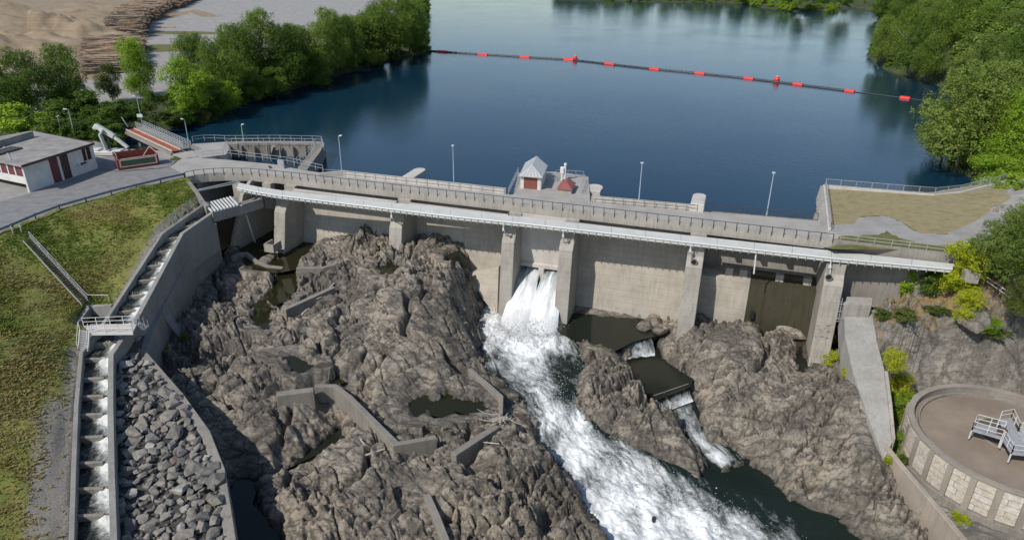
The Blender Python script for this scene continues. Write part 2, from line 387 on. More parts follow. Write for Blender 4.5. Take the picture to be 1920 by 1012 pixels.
# ------------------------------------------------------------------ water outlines: (water height, outline in photo pixels at that height)
def pp(l, z): return [at(u, v, z) for u, v in l]
WATERS = [
 ('pool', -10.8, [(440,455),(470,425),(560,420),(600,432),(655,436),(640,456),(590,466),(555,500),(520,506),(480,505),(455,480)], POOL),
 ('pool', -11.4, [(520,515),(548,505),(560,530),(540,560),(515,570),(500,555)], POOL),
 ('pool', -12.6, [(470,575),(500,560),(515,585),(500,615),(480,610)], POOL),
 ('pool', -8.9, [(705,505),(735,492),(752,500),(735,515),(710,516)], POOL),
 ('pool', -8.0, [(838,478),(860,470),(862,478),(845,486)], POOL),
 ('pool', -14.2, [(575,712),(610,698),(645,716),(600,728)], POOL),
 ('pool', -12.9, [(520,672),(550,668),(590,686),(560,698)], POOL),
 ('pool', -15.6, [(770,752),(800,740),(812,748),(842,738),(872,748),(905,752),(912,766),(870,776),(852,770),(830,782),(800,772),(782,784),(768,770)], POOL),
 ('pool', -18.2, [(640,800),(655,826),(608,858),(560,880),(490,905),(480,940),(520,985),(540,1030),(450,1100),(425,1012),(418,930),(440,895),(520,895),(560,862),(604,826)], DARKW),
 ('pool', -15.3, [(1040,585),(1085,590),(1215,600),(1222,628),(1180,638),(1148,655),(1075,632),(1055,622)], DARKW),
 ('pool', -17.0, [(1178,668),(1200,650),(1232,640),(1248,680),(1292,708),(1288,722),(1228,744),(1200,722),(1186,700)], DARKW),
 ('pool', -15.6, [(1488,668),(1508,640),(1530,690),(1495,702)], DARKW),
 ('pool', -15.4, [(1545,650),(1575,640),(1572,668),(1548,680)], POOL),
]
SIDEC = [((1226,746),(1292,722),-18.0), ((1256,772),(1304,762),-18.3), ((1275,800),(1318,796),-18.8), ((1300,838),(1335,822),-19.3), ((1325,862),(1390,850),-19.95), ((1345,884),(1412,866),-20.08)]
RAPID = [((905,560),(1062,575),-15.8), ((898,600),(1066,600),-15.9), ((898,650),(1088,645),-16.0), ((918,705),(1090,690),-16.15), ((978,742),(1084,735),-16.5), ((996,785),(1086,765),-17.0), ((1005,830),(1124,808),-17.7), ((1050,880),(1230,856),-18.6), ((1082,930),(1330,905),-19.4), ((1120,1000),(1560,970),-20.0), ((1160,1050),(1640,1030),-20.1), ((1200,1130),(1720,1110),-20.2), ((1260,1250),(1800,1220),-20.3)]
LOWPOOL = [(1322,872),(1352,884),(1400,868),(1440,890),(1475,930),(1530,960),(1590,1000),(1640,1040),(1440,1040),(1380,975),(1310,905)]
def quads(sec):
    for (a, b, z), (c, d, z2) in zip(sec, sec[1:]):
        yield [at(*a, z), at(*b, z), at(*d, z2), at(*c, z2)], z, z2
def sec_poly(sec): return [at(*s[0], s[2]) for s in sec]+[at(*s[1], s[2]) for s in sec[::-1]]
ROCKPTS = [(410,520,-11.5),(380,600,-12.6),(330,640,-13.2),(350,720,-14.2),(400,800,-15.3),(440,870,-17),(430,455,-10.8),
(560,455,-9.9),(620,450,-9.2),(680,445,-8.4),(690,480,-8.9),(640,500,-10),(580,520,-11),(500,520,-11.2),(470,530,-11.8),
(790,452,-7.4),(840,470,-8),(890,482,-8.4),(905,520,-9.8),(760,520,-8.8),(820,540,-9),(860,570,-10.3),(900,580,-12.0),(918,610,-14.8),(840,640,-12.2),(890,660,-14.3),(760,600,-10),(700,560,-9.6),(660,600,-11),(560,580,-11.6),(520,620,-12),(480,600,-12.6),(450,640,-13),(600,660,-11.8),(680,660,-11.5),(760,680,-12.5),(820,700,-13.5),(870,690,-14.3),
(540,690,-13.0),(450,720,-13.2),(480,780,-14),(540,830,-15.3),(620,700,-13.3),(640,770,-14.2),(700,760,-14.5),(760,740,-15),(850,800,-15.4),(800,720,-14.8),(920,760,-15.8),(960,800,-15.9),(985,770,-16.4),
(660,830,-15),(620,880,-16),(560,910,-16.3),(520,950,-16.5),(600,960,-16),(700,900,-15.3),(780,860,-15),(860,880,-14.8),(940,850,-15.2),(1000,880,-15.6),(1040,930,-16.5),(960,960,-15.6),(880,960,-15.8),(800,950,-16.3),(720,1000,-16.8),(1080,1000,-18),(1000,1012,-16.8),(800,1100,-17),(600,1100,-17.5),
(1090,650,-14.8),(1130,670,-14.0),(1170,700,-14.8),(1110,740,-14.7),(1170,770,-14.8),(1230,800,-15.8),(1290,860,-17.0),(1310,900,-18.2),(1200,840,-16.6),
(1260,610,-13.6),(1310,620,-12.6),(1370,605,-11.8),(1420,630,-12.3),(1490,640,-13.2),(1260,680,-14.8),(1330,690,-13.4),(1420,700,-13.8),(1480,690,-15),(1300,770,-15.8),(1370,790,-15.8),(1350,840,-17),(1430,770,-15.8),(1400,850,-18),
(1540,710,-13.2),(1585,730,-11.3),(1510,770,-14.2),(1470,830,-16.3),(1440,870,-18),(1560,830,-15.0),(1622,850,-13.9),(1540,900,-17),(1600,950,-17.2),(1680,980,-17.0),(1500,910,-19),(1500,620,-13.5),(1510,670,-14.8),(1575,620,-14.5),(1580,690,-11.6),(1740,1100,-18.5),
(1600,575,-6.6),(1640,600,-7.2),(1600,640,-8.6),(1612,740,-10.9),(1648,850,-14.2),(1640,720,-10.4),(1640,560,-6),(1700,540,-5.2),(1760,545,-4.6),(1840,520,-3.2),(1900,560,-4),(1680,620,-7.0),(1750,615,-6.2),(1810,640,-7.6),(1840,600,-5.6),(1900,640,-7),(1690,690,-10.6),(1750,670,-9.2),(1770,705,-12.8),(1850,690,-11.5),(1915,700,-12),(1680,760,-14.0),(1700,830,-15.7),(1700,900,-16),(1750,920,-16.2),(1800,980,-16.3),(1900,1000,-16.3),(1850,1100,-16.5),(2000,760,-13),(2050,600,-6),(2100,900,-16.3),(2300,700,-10),
(1900,470,-1),(2000,480,-.5),(2200,560,-1),(1830,505,-2.2)]
GORGE = TPS([at(u, v, z)-np.array([0, 0, z])+np.array([0, 0, z]) for u, v, z in ROCKPTS]+[dam(s, -3, z) for s, z in ((-40,-11),(-20,-8.5),(-10,-8),(3,-16.5),(14,-16),(28,-13.5),(38,-14),(50,-4.5),(56,-2.5),(64,-1.0),(75,-.5))], reg=.4)
# outline of the ladder side wall that closes the gorge on the left
LOWWALL = [at(*p) for p in ((400,418,-4.6),(356,468,-6.5),(299,578,-9.0),(265,659,-10.3),(335,740,-11.0),(385,810,-11.7),(412,880,-12.3),(432,1012,-13.2),(446,1130,-14.0))]
RAMPC = [at(1604,566,-6.0), at(1612,620,-7.8), at(1640,740,-10.9), at(1652,830,-13.6)]
BWALL = [at(1652,822,-13.4), at(1700,882,-14.2), at(1760,952,-14.8), at(1812,1014,-15.0), at(1900,1120,-15.3)]
LOWW = [('broken concrete guide wall with an elbow in the middle of the riverbed', [(590,722,-13.4),(628,722,-13.5),(655,742,-13.8),(742,831,-14.3),(818,818,-14.4)], .6),
 ('tawny concrete wall stub at the left edge of the plunge pool', [(880,690,-13.9),(918,722,-14.4),(940,742,-14.8),(939,775,-15.0)], .5),
 ('straight concrete wall stub beside the brush pile', [(932,797,-14.5),(850,850,-14.3)], .8),
 ('low concrete wall stub near the lower edge of the riverbed', [(800,925,-15.4),(818,965,-15.8),(838,1016,-16.2)], .7),
 ('kinked concrete sill at the foot of the fish ladder wall', [(436,481,-10.0),(446,474,-10.0),(462,473,-10.1),(480,488,-10.4),(503,498,-10.5),(531,501,-10.6)], .6),
 ('pale concrete sill across the olive pool', [(556,501,-10.2),(605,501,-10.2),(629,494,-9.9)], .6),
 ('slanting concrete sill with planks leaning on it', [(533,579,-10.9),(580,558,-10.5),(626,537,-10.0)], .7),
 ('short concrete sill left of the elbowed guide wall', [(518,738,-13.0),(588,729,-13.0)], .9),
 ('thin concrete weir above the middle pool', [(1146,640,-15.36),(1216,629,-15.36)], .3),
 ('thin concrete weir below the middle pool', [(1224,742,-16.97),(1292,719,-16.97)], .3)]
def gorge():
    hstep = 0.105
    xs = np.arange(-46, 82, hstep); ys = np.arange(30, 112, hstep); X, Y = np.meshgrid(xs, ys)
    # coarse base, then upsampled
    cx = np.arange(-47, 84, 1.0); cy = np.arange(29, 114, 1.0); CX, CY = np.meshgrid(cx, cy); B = GORGE(CX, CY)
    ix = np.clip(((X-cx[0])).astype(int), 0, len(cx)-2); iy = np.clip(((Y-cy[0])).astype(int), 0, len(cy)-2); fx = X-cx[ix]; fy = Y-cy[iy]
    Z = (B[iy, ix]*(1-fx)+B[iy, ix+1]*fx)*(1-fy)+(B[iy+1, ix]*(1-fx)+B[iy+1, ix+1]*fx)*fy
    bankpoly = [dam(42.4, -3, 0)]+[p for p in RAMPC]+BWALL+[np.array([90, 30, 0]), np.array([90, 112, 0])]
    sdb = poly_sd(X, Y, bankpoly); bank = np.clip(-sdb/3, 0, 1)
    dr, zr = line_d(X, Y, RAMPC)
    rough = 1.0-0.2*bank
    wx = X+1.0*fbm(X*.16, Y*.16, 5, 2); wy = Y+1.0*fbm(X*.16+9, Y*.16, 8, 2)
    a = .6; rx = wx*math.cos(a)+wy*math.sin(a); ry = -wx*math.sin(a)+wy*math.cos(a)
    h1, e1 = facets(rx/7.0, ry/4.6, 11, 1.5, .75, .8); h2, e2 = facets(rx/2.9, ry/1.6, 23, 2.3, .45, .8)
    qx = rx+.35*fbm(X*.8, Y*.8, 3, 3); qy = ry+.3*fbm(X*.8+5, Y*.8, 6, 3)
    h3, e3 = facets(qx/1.25, qy/.7, 31, 2.4, .35, .8); h4, e4 = facets(qx/.5, qy/.33, 41, 2.2, .35, .7); h5, e5 = facets(ry/1.9+3, rx/.85, 53, 2.2, .3, .9)
    rg = 1-np.abs(fbm(rx*.16, ry*.42, 71, 5))*2.2
    ins = np.clip(.62+1.7*fbm(X*.10, Y*.10, 77, 3), .12, 1.45)
    def saw(px, py, pit, ln, sd_):          # dipping slabs: gentle backs, abrupt broken fronts
        t = py/pit+.55*fbm(px*.12, py*.12, sd_, 3)*3/pit; k = np.floor(t); f = t-k
        a_ = _h(np.floor(px/ln+k*.37).astype(np.int64), k.astype(np.int64), sd_)[..., 0]
        return (np.where(f < .86, f/.86, (1-f)/.14)-.5)*(.25+1.2*a_)
    def blocks(px, py, lx, ly, sd_, tilt, off, cw, cd_, dip=.22):     # two joint sets cut the rock into tilted slabs
        ty = py/ly+.36*fbm(px*.20/ly, py*.20/ly, sd_, 2); ky = np.floor(ty)
        tx = px/lx+.36*fbm(px*.3/lx+7, py*.3/lx, sd_+1, 2)+_h(ky.astype(np.int64), ky.astype(np.int64)*3, sd_)[..., 1]; kx = np.floor(tx)
        r = _h(kx.astype(np.int64), ky.astype(np.int64), sd_+2); r2 = _h(kx.astype(np.int64), ky.astype(np.int64), sd_+3)
        fx, fy = tx-kx-.5, ty-ky-.5; e = np.minimum((.5-np.abs(fx))*lx, (.5-np.abs(fy))*ly)
        h = off*(r[..., 0]-.5)+tilt*((r2[..., 0]-.5)*fx*lx+(r2[..., 1]-.5)*fy*ly)+dip*fy*ly
        ey = (.5-np.abs(fy))*ly; ex_ = (.5-np.abs(fx))*lx
        gap = np.maximum(np.exp(-(ey/cw)**2), np.exp(-(ex_/cw)**2)*(r[..., 2] > .4))
        return h-cd_*gap*(.25+.75*r2[..., 2]), e
    gul = fbm(wx*.10, wy*.10, 61, 4); gul2 = fbm(rx*.30, ry*.20, 62, 4)
    b1, g1 = blocks(rx, ry, 6.4, 3.0, 201, .40, 1.25, .16, 1.1); b2, g2 = blocks(rx*.85+ry*.35, ry-.3*rx, 2.9, 1.3, 211, .55, .62, .09, .5, .26); b3, g3 = blocks(rx+.5*ry, ry-.1*rx, 1.25, .6, 221, .7, .26, .06, .2, .25); b4, g4 = blocks(rx-.2*ry, ry+.2*rx, .6, .32, 231, .6, .11, .05, .08, .2)
    det = 1.1*h1-.1 + .25*rg-.15 + .75*fbm(X*.16, Y*.16, 15, 4) + (.35+.65*ins)*(b1+b2*(.5+.6*ins)+b3*(.3+ins)+b4*(.2+ins))
    det += .35*saw(rx, ry, 3.2, 8.0, 81)*ins
    det -= 1.7*np.exp(-(gul/.05)**2) + .9*np.exp(-(gul2/.045)**2)*ins
    flat = np.clip((dr-1.8)/1.2, 0, 1)                       # calmer beside the ramp
    tank_c = at(1893, 815, -12.0); dt = np.hypot(X-tank_c[0], Y-tank_c[1])
    yard = np.clip((dt-14.5)/2.5, 0, 1); yard = np.where((bank > 0) & (sdb < -.3), yard, 1)
    lower = np.where((bank > 0) & (Y < 62), np.clip((Y-58)/4, 0, 1), 1)*1.0
    det = det*rough*flat*(0.06+.94*yard*np.where(bank > .2, .25+.75*lower, 1))
    s_, n_ = dam_sn(np.stack([X, Y], -1)); det = det*np.clip((n_+3)/3, .25, 1)
    Z = Z+det+bank*flat*np.where(dt > 15, 1, 0)*1.3*fbm(X*.17, Y*.17, 123, 3)
    Z = np.where((bank > 0) & (dt < 14.5), np.minimum(Z, -16.3+.1*fbm(X, Y, 4, 2)), Z)
    Z = np.where(dr < 1.7, np.minimum(Z, zr-.35), Z)
    # water beds
    wetm = np.zeros(X.shape); wn = .75*fbm(X*.35, Y*.35, 92, 2)+.8*fbm(X*.9, Y*.9, 91, 4)
    def carve(P, zlev, deep=1.2, wet=1.2, slope=.9, lift=True):
        nonlocal Z, wetm
        P = np.asarray(P); m = (X > P[:, 0].min()-4) & (X < P[:, 0].max()+4) & (Y > P[:, 1].min()-4) & (Y < P[:, 1].max()+4)
        if not m.any(): return
        sd = poly_sd(X[m], Y[m], P)+wn[m]; zl = zlev if np.isscalar(zlev) else zlev[m]; zz = Z[m]
        zz = np.where(sd < 0, np.minimum(zz, zl-.15-np.minimum(deep, -sd*.9)), zz)
        if lift: zz = np.where((sd >= 0) & (sd < 2.2), np.maximum(zz, zl+np.minimum(.45, sd*.45)-.02), zz)
        lim = zl+.35+sd*slope+.35*det[m]; zz = np.where((sd >= 0) & (sd < 4), np.where(zz > lim, lim+(zz-lim)*np.clip(sd/4, 0, 1)**1.5, zz), zz)
        Z[m] = zz; wetm[m] = np.maximum(wetm[m], np.clip(1-(sd)/wet, 0, 1)*np.clip(1-(zz-zl)/1.3, 0, 1))
    for nm, z, px, mt in WATERS: carve(pp(px, z), z)
    for sec in (SIDEC, RAPID):
        c3 = [(at(*a, z)+at(*b, z))/2 for a, b, z in sec]; dl, zl = line_d(X, Y, c3)
        carve(sec_poly(sec), zl, 2.8, 1.3, .9, False)
    carve(pp(LOWPOOL, -20.0), -20.0, 1.5, 1.3, .9, False)
    for lb, px, wd in LOWW:                 # bedrock stays below the low walls
        P3 = [at(*p) for p in px]; d_, z_ = line_d(X, Y, P3); k_ = np.clip((2.2-d_)/1.2, 0, 1); lim = z_-.75+.5*det*.5; Z = np.where((d_ < 2.2) & (Z > lim), Z+(lim-Z)*k_, Z)
    mid = X[1:, 1:]-hstep/2, Y[1:, 1:]-hstep/2
    lw = [p for p in LOWWALL]
    leftpoly = [np.array([-60, 112, 0]), dam(-46, -3, 0)]+lw+[np.array([lw[-1][0]+2, 20, 0]), np.array([-60, 20, 0])]
    sdl = poly_sd(mid[0], mid[1], leftpoly); s2, n2 = dam_sn(np.stack(mid, -1))
    vis = (sdl > -.5) & ((n2 > -2.2) | ((s2 > 57) & (n2 > -6)))
    
    sdm = poly_sd(mid[0], mid[1], bankpoly)
    nx, ny = X.shape[1], X.shape[0]
    idx = np.arange(nx*ny).reshape(ny, nx)
    F = np.stack([idx[:-1, :-1], idx[:-1, 1:], idx[1:, 1:], idx[1:, :-1]], -1)
    soil = np.clip(.62+.55*fbm(X*.22, Y*.22, 55, 3)+.15*(Z+7.8), -.5, 1.4)
    gy, gx = np.gradient(Z, hstep); steep = np.sqrt(gx*gx+gy*gy); soil = soil-np.clip(steep-.75, 0, 1.2)*.6
    soil = np.where(dt < 14.5, -.6, soil)
    V = np.stack([X, Y, Z], -1).reshape(-1, 3)
    for nm, msk, mat in (('riverbed', vis & (sdm > 0), ROCK), ('rocky_bank', vis & (sdm <= 0), BANK)):
        f = F[msk]; u, inv = np.unique(f, return_inverse=True)
        o = mesh_np(nm, V[u], inv.reshape(f.shape), mat, False, None, {'wet': wetm.ravel()[u], 'soil': soil.ravel()[u]}); tag(o, kind='structure')
    return xs, ys, Z
GX, GY, GZ = gorge()
def gz(x, y):
    i = int(np.clip((x-GX[0])/(GX[1]-GX[0]), 0, len(GX)-1)); j = int(np.clip((y-GY[0])/(GY[1]-GY[0]), 0, len(GY)-1)); return float(GZ[j, i])
def ground_at(u, v):            # where the sight line through photo pixel (u, v) meets the riverbed or bank
    a, b = at(u, v, 1.0), at(u, v, -23.0); n = 240; last = a
    for i in range(n+1):
        p = a+(b-a)*i/n
        if p[2] <= gz(p[0], p[1]): return np.array([p[0], p[1], gz(p[0], p[1])])
    return b
# still water
for nm, z, px, mt in WATERS:
    P = pp(px, z); c = np.mean(P, 0); k = 1.12
    mb = MB(); mb.add([c+(p-c)*k+np.array([0, 0, 0]) for p in P], [tuple(range(len(P)))]); o = mb.build(nm, mt); tag(o, kind='structure')
# white water: lofts with ripples
def loft(name, sec, nu, nv, foamf, amp, mat, widen=1.06, seed=0, zoff=0.0):
    A = np.array([at(*a, z) for a, b, z in sec]); B = np.array([at(*b, z) for a, b, z in sec]); c = (A+B)/2; A = c+(A-c)*widen; B = c+(B-c)*widen
    t = np.linspace(0, len(sec)-1, nv); i = np.minimum(t.astype(int), len(sec)-2); f = (t-i)[:, None]; f = f
    a = A[i]*(1-f)+A[i+1]*f; b = B[i]*(1-f)+B[i+1]*f; s = np.linspace(0, 1, nu)[None, :, None]
    V = a[:, None]*(1-s)+b[:, None]*s; X, Y = V[..., 0], V[..., 1]; SS = np.broadcast_to(s[..., 0], X.shape); TT = np.broadcast_to(t[:, None], X.shape)
    fo = foamf(SS, TT)
    am = amp*(0.25+.75*np.clip(fo, 0, 1))
    V[..., 2] += am*(fbm(X*.4, Y*.4, seed+1, 3)*1.3+fbm(X*1.1, Y*1.1, seed+2, 4)*.6+fbm(X*2.7, Y*2.7, seed+6, 3)*.25) + zoff
    fo = fo+.30*fbm(X*.35, Y*.35, seed+3, 4)
    wid = np.linalg.norm(a-b, axis=1)[:, None]; ctr = (a+b)/2; al = np.concatenate([[0], np.cumsum(np.linalg.norm(np.diff(ctr, axis=0), axis=1))])[:, None]; ac = SS*wid; al = al+0*SS
    idx = np.arange(nu*nv).reshape(nv, nu); F = np.stack([idx[:-1, :-1], idx[:-1, 1:], idx[1:, 1:], idx[1:, :-1]], -1).reshape(-1, 4)
    o = mesh_np(name, V.reshape(-1, 3), F, mat, True, None, {'foam': fo.ravel(), 'across': ac.ravel(), 'along': al.ravel()}); return tag(o, kind='structure')
def rapid_foam(s, t):
    edge = np.clip(np.minimum(s, 1-s)/.10, 0, 1)
    st = lambda a, b: np.clip((t-a)/(b-a), 0, 1)**2*(3-2*np.clip((t-a)/(b-a), 0, 1))
    plunge = 1.25-np.abs(s-.45)*1.3-.10*t
    mid = .66-.50*np.exp(-((s-.80)/.25)**2)-.5*np.exp(-((s-.05)/.22)**2)
    run = .84-.30*np.sin(t*2.1+s*5)**2-.35*np.clip(np.abs(s-.48)-.25, 0, 1)*2-.9*np.clip(s-.78, 0, 1)*np.clip((t-6)/1.5, 0, 1)*3
    tail = 1.0-np.clip((s-.46)*2.6, 0, 1.4)-.22*np.sin(s*17+t*3)**2
    f = plunge+(mid-plunge)*st(1.7, 3.4); f = f+(run-f)*st(3.9, 5.4); f = f+(tail-f)*st(7.4, 8.8)
    return f*(.45+.55*edge)
loft('rapids', RAPID, 150, 480, rapid_foam, .62, FOAM)
loft('side_cascade', SIDEC, 36, 140, lambda s, t: np.where(t > 3.6, .80-np.abs(s-.3)*1.2-np.clip(t-4.3, 0, 2)*.55, .55-np.abs(s-.4)*.9)-.7*np.clip(1-np.minimum(s, 1-s)/.15, 0, 1), .2, FOAM, seed=20)
o = MB().add(pp(LOWPOOL, -20.12), [tuple(range(len(LOWPOOL)))]).build('river', RIVERW); tag(o, kind='structure')

# ------------------------------------------------------------------ lake and upper ground
LAKEP = [at(u, v, -2.5) for u, v in ((350,297),(228,293),(238,252),(338,240),(420,205),(500,182),(560,165),(650,136),(740,112),(800,98),(803,60),(802,20),(800,-6))]+[at(830,-30,-2.5), at(1010,-34,-2.5), at(1030,-3,-2.5)]+[at(u, v, -2.5) for u, v in ((1200,4),(1370,6),(1480,22),(1560,24),(1600,14),(1650,22),(1640,70),(1625,106),(1662,132),(1765,162),(1795,196),(1760,240),(1795,320),(1825,335))]
LAKEP = LAKEP+[at(1888, 337, 1.1), at(1845, 348, .8), at(1750, 364, .35), at(1547, 347, .35), at(1556, 424, .35), dam(39, -7.2, 0), dam(38, -4, 0), dam(-34, -4, 0), dam(-50, -6, 0), dam(-56, -9, 0)]
LANDPTS = [(0,50,1.5),(100,150,0),(300,60,0),(600,20,.5),(300,200,-.3),(700,60,0),(0,250,0),(200,260,0),(50,420,0),(340,320,0),(-200,300,1),(420,180,-.6),(600,120,-.6),(1600,430,0),(1700,380,.1),(1870,345,.8),(1800,80,7),(1905,10,14),(1900,250,4),(1760,180,-1.2),(1680,110,-.6),(1500,8,-.5),(1300,-5,0),(1850,180,3),(2100,300,6),(1900,380,1),(1980,460,0)]
LAND = TPS([at(u, v, z) for u, v, z in LANDPTS]+[np.array([x, y, z]) for x, y, z in ((-400,900,4),(0,1400,6),(400,900,14),(600,300,25),(-500,300,4))], reg=.4)
ROADE = [at(u, v, 0) for u, v in ((-420,560),(-150,494),(0,441),(50,418),(100,398),(200,369),(300,344),(345,334),(362,328))]
NEARCUT = [np.array([-200, 20, 0])]+ROADE+[dam(-52, 1, 0), dam(-52, -7, 0), dam(-34, -4.4, 0), dam(38, -7.5, 0), dam(39, -.1, 0), dam(60, -.05, 0), dam(140, .3, 0), np.array([200, 20, 0])]
LAWNP = pp([(1545,345),(1550,420),(1600,420),(1612,404),(1660,403),(1690,415),(1725,436),(1770,438),(1810,425),(1860,400),(1890,385),(1885,340),(1845,350),(1750,365)], 0)
TERRP = pp([(1546,345),(1552,430),(1640,460),(1830,470),(1900,420),(1892,338),(1845,349),(1750,364)], .1)
SANDP = pp([(-300,0),(-300,200),(0,175),(100,150),(200,150),(200,60),(420,-20),(300,-60)], 0)
def smax(a, b, k): return np.log(np.exp(np.clip(a*k, -40, 40))+np.exp(np.clip(b*k, -40, 40)))/k
def ground(name, xs, ys, drop=0.0, cut=True, hole=None):
    X, Y = np.meshgrid(xs, ys); sd = poly_sd(X, Y, LAKEP)+.8*fbm(X*.12, Y*.12, 66, 3)*np.where((X > 36) & (X < 75) & (Y < 116), 0, 1)
    base = LAND(X, Y)+.12*fbm(X*.1, Y*.1, 2, 3)
    road_d, _ = line_d(X, Y, ROADE); base = base*np.clip((road_d-8)/6, 0, 1)
    Z = np.where(sd > 0, np.minimum(-2.5+sd*.7, base), -2.5-np.minimum(4, -sd*.5))-drop
    Z = np.where((X > 20) & (poly_sd(X, Y, TERRP) < .6), np.maximum(Z, np.minimum(base, .3)-drop), Z); Z = np.where((X < -40) & (road_d < 22) & (Z > -.2), Z-.13, Z)
    sand = np.clip(.5-poly_sd(X, Y, SANDP)/12, -.5, 1.3)
    # sand heaps at the back of the yard
    for (u, v, a, b, hh) in ((60,72,46,16,7.0),(150,30,70,14,8),(-120,90,60,20,7),(330,-12,50,16,7),(30,40,60,12,6)):
        c = at(u, v, 0); q = ((X-c[0])/a)**2+((Y-c[1])/b)**2
        Z += hh*np.clip(1-q, 0, 1)**.7*np.clip(.7+1.5*fbm(X*.06, Y*.10, 44, 6), 0, 1.5)
        sand = np.maximum(sand, np.where(q < 1.1, 1.2, sand))
    green = np.full(X.shape, -.5); forest = np.clip(1.1-sd/14, -.4, 1.2)
    for (u, v, a, b) in ((300,90,16,13),(345,62,22,7),(20,0,50,22),(1700,370,0,0)):
        if a: c = at(u, v, 0); green = np.maximum(green, 1.3-((X-c[0])/a)**2-((Y-c[1])/b)**2)
    c = at(190, 225, 0); forest = np.maximum(forest, 1.3-((X-c[0])/48)**2-((Y-c[1])/34)**2)
    c = at(310, 150, 0); forest = np.where(((X-c[0])/6)**2+((Y-c[1])/60)**2 < 1, -.4, forest)
    forest = np.where((X > 20) & (sd > 3), np.where(X > 110, .9, -.5), forest); lawn = poly_sd(X, Y, LAWNP); inl = (lawn < 0); sand = np.where((X > 20) & (X < 110) & (Y < 140), np.where(inl, 1.2, -.5), sand); green = np.where((X > 20) & (X < 110) & (Y < 140), np.where(line_d(X, Y, [at(u, v, 0) for u, v in ((1598,405),(1660,402),(1692,414),(1725,434),(1772,437))])[0] < .55, .75, -.5), green); green = np.where((X > 20) & (X < 110) & (Y < 140) & (lawn > 4), .8, green)
    ter = (X > 20) & (poly_sd(X, Y, TERRP) < 1.0); forest = np.where(ter, -.5, forest); dry = np.where(ter, np.clip(.5-lawn/.9, -.5, 1.2), -.5); sand = np.where(ter, -.5, sand)
    forest = np.where((X > -34) & (Y > 330), 1.2, forest)
    forest = np.where((X < -60) & (Y < 128) & (road_d < 34), -.5, forest)
    mx, my = X[1:, 1:]-(xs[1]-xs[0])/2, Y[1:, 1:]-(ys[1]-ys[0])/2
    keep = np.ones(mx.shape, bool)
    if cut: keep &= poly_sd(mx, my, NEARCUT) > 0
    keep &= ~((poly_sd(mx, my, LAKEP) < -14))
    if hole: keep &= ~((mx > hole[0]) & (mx < hole[1]) & (my > hole[2]) & (my < hole[3]))
    nx, ny = len(xs), len(ys); idx = np.arange(nx*ny).reshape(ny, nx)
    f = np.stack([idx[:-1, :-1], idx[:-1, 1:], idx[1:, 1:], idx[1:, :-1]], -1)[keep]; u, inv = np.unique(f, return_inverse=True)
    o = mesh_np(name, np.stack([X, Y, Z], -1).reshape(-1, 3)[u], inv.reshape(f.shape), GROUND, True, None, {'sand': sand.ravel()[u], 'green': green.ravel()[u], 'forest': forest.ravel()[u], 'dry': dry.ravel()[u]})
    tag(o, kind='structure')
ground('ground', np.arange(-190, -19.9, .9), np.arange(66, 330.2, .9))
ground('ground', np.arange(36, 80.1, .35), np.arange(66, 116.1, .35))
ground('ground', np.arange(36, 190.1, .9), np.arange(66, 330.2, .9), 0.03, True, (37, 79.5, 66, 115.5))
ground('ground', np.arange(-1500, 1501, 10.), np.arange(-40, 3000, 10.), .12, True, (-185, -25, 80, 325))
def gland(x, y):
    X = np.array([[x]]); Y = np.array([[y]]); sd = poly_sd(X, Y, LAKEP); b = LAND(X, Y)
    rd, _ = line_d(X, Y, ROADE); b = b*np.clip((rd-8)/6, 0, 1)
    return float(np.where(sd > 0, np.minimum(-2.5+sd*.7, b), -2.5)[0, 0])
o = MB().add([dam(-90, -3.4, -2.5), dam(100, -3.4, -2.5), np.array([900, 300, -2.5]), np.array([900, 3000, -2.5]), np.array([-900, 3000, -2.5]), np.array([-900, 300, -2.5])], [(0, 1, 2, 3, 4, 5)]).build('lake', LAKE); tag(o, kind='structure')

# ------------------------------------------------------------------ grass slope left of the fish ladder
LADL = [at(*p) for p in ((388,378,-1.6),(303,438,-3.0),(196,602,-7.0),(152,660,-8.5),(143,760,-9.3),(138,880,-10.3),(134,1012,-11.3),(130,1120,-12.0))]
LADR = [at(*p) for p in ((397,398,-2.4),(341,437,-3.2),(258,592,-7.1),(208,664,-8.5),(207,760,-9.3),(209,880,-10.3),(213,1012,-11.3),(217,1120,-12.0))]
SLP = TPS([p for p in ROADE]+[p-np.array([0, 0, .45]) for p in LADL]+[at(*p) for p in ((160,570,-6.9),(100,500,-3.4),(55,450,-1.0),(0,640,-5.2),(60,640,-6.4),(0,800,-8.2),(80,800,-9.0),(0,1012,-10.6),(80,1012,-11),(-200,640,-3.5),(-200,1000,-9),(250,420,-1.9),(200,450,-2.7),(300,400,-1.4),(350,365,-.7))], reg=.3)
BASINP = [at(138, 613, -7.6), at(166, 573, -7.1), at(210, 571, -6.6), at(184, 611, -7.6)]
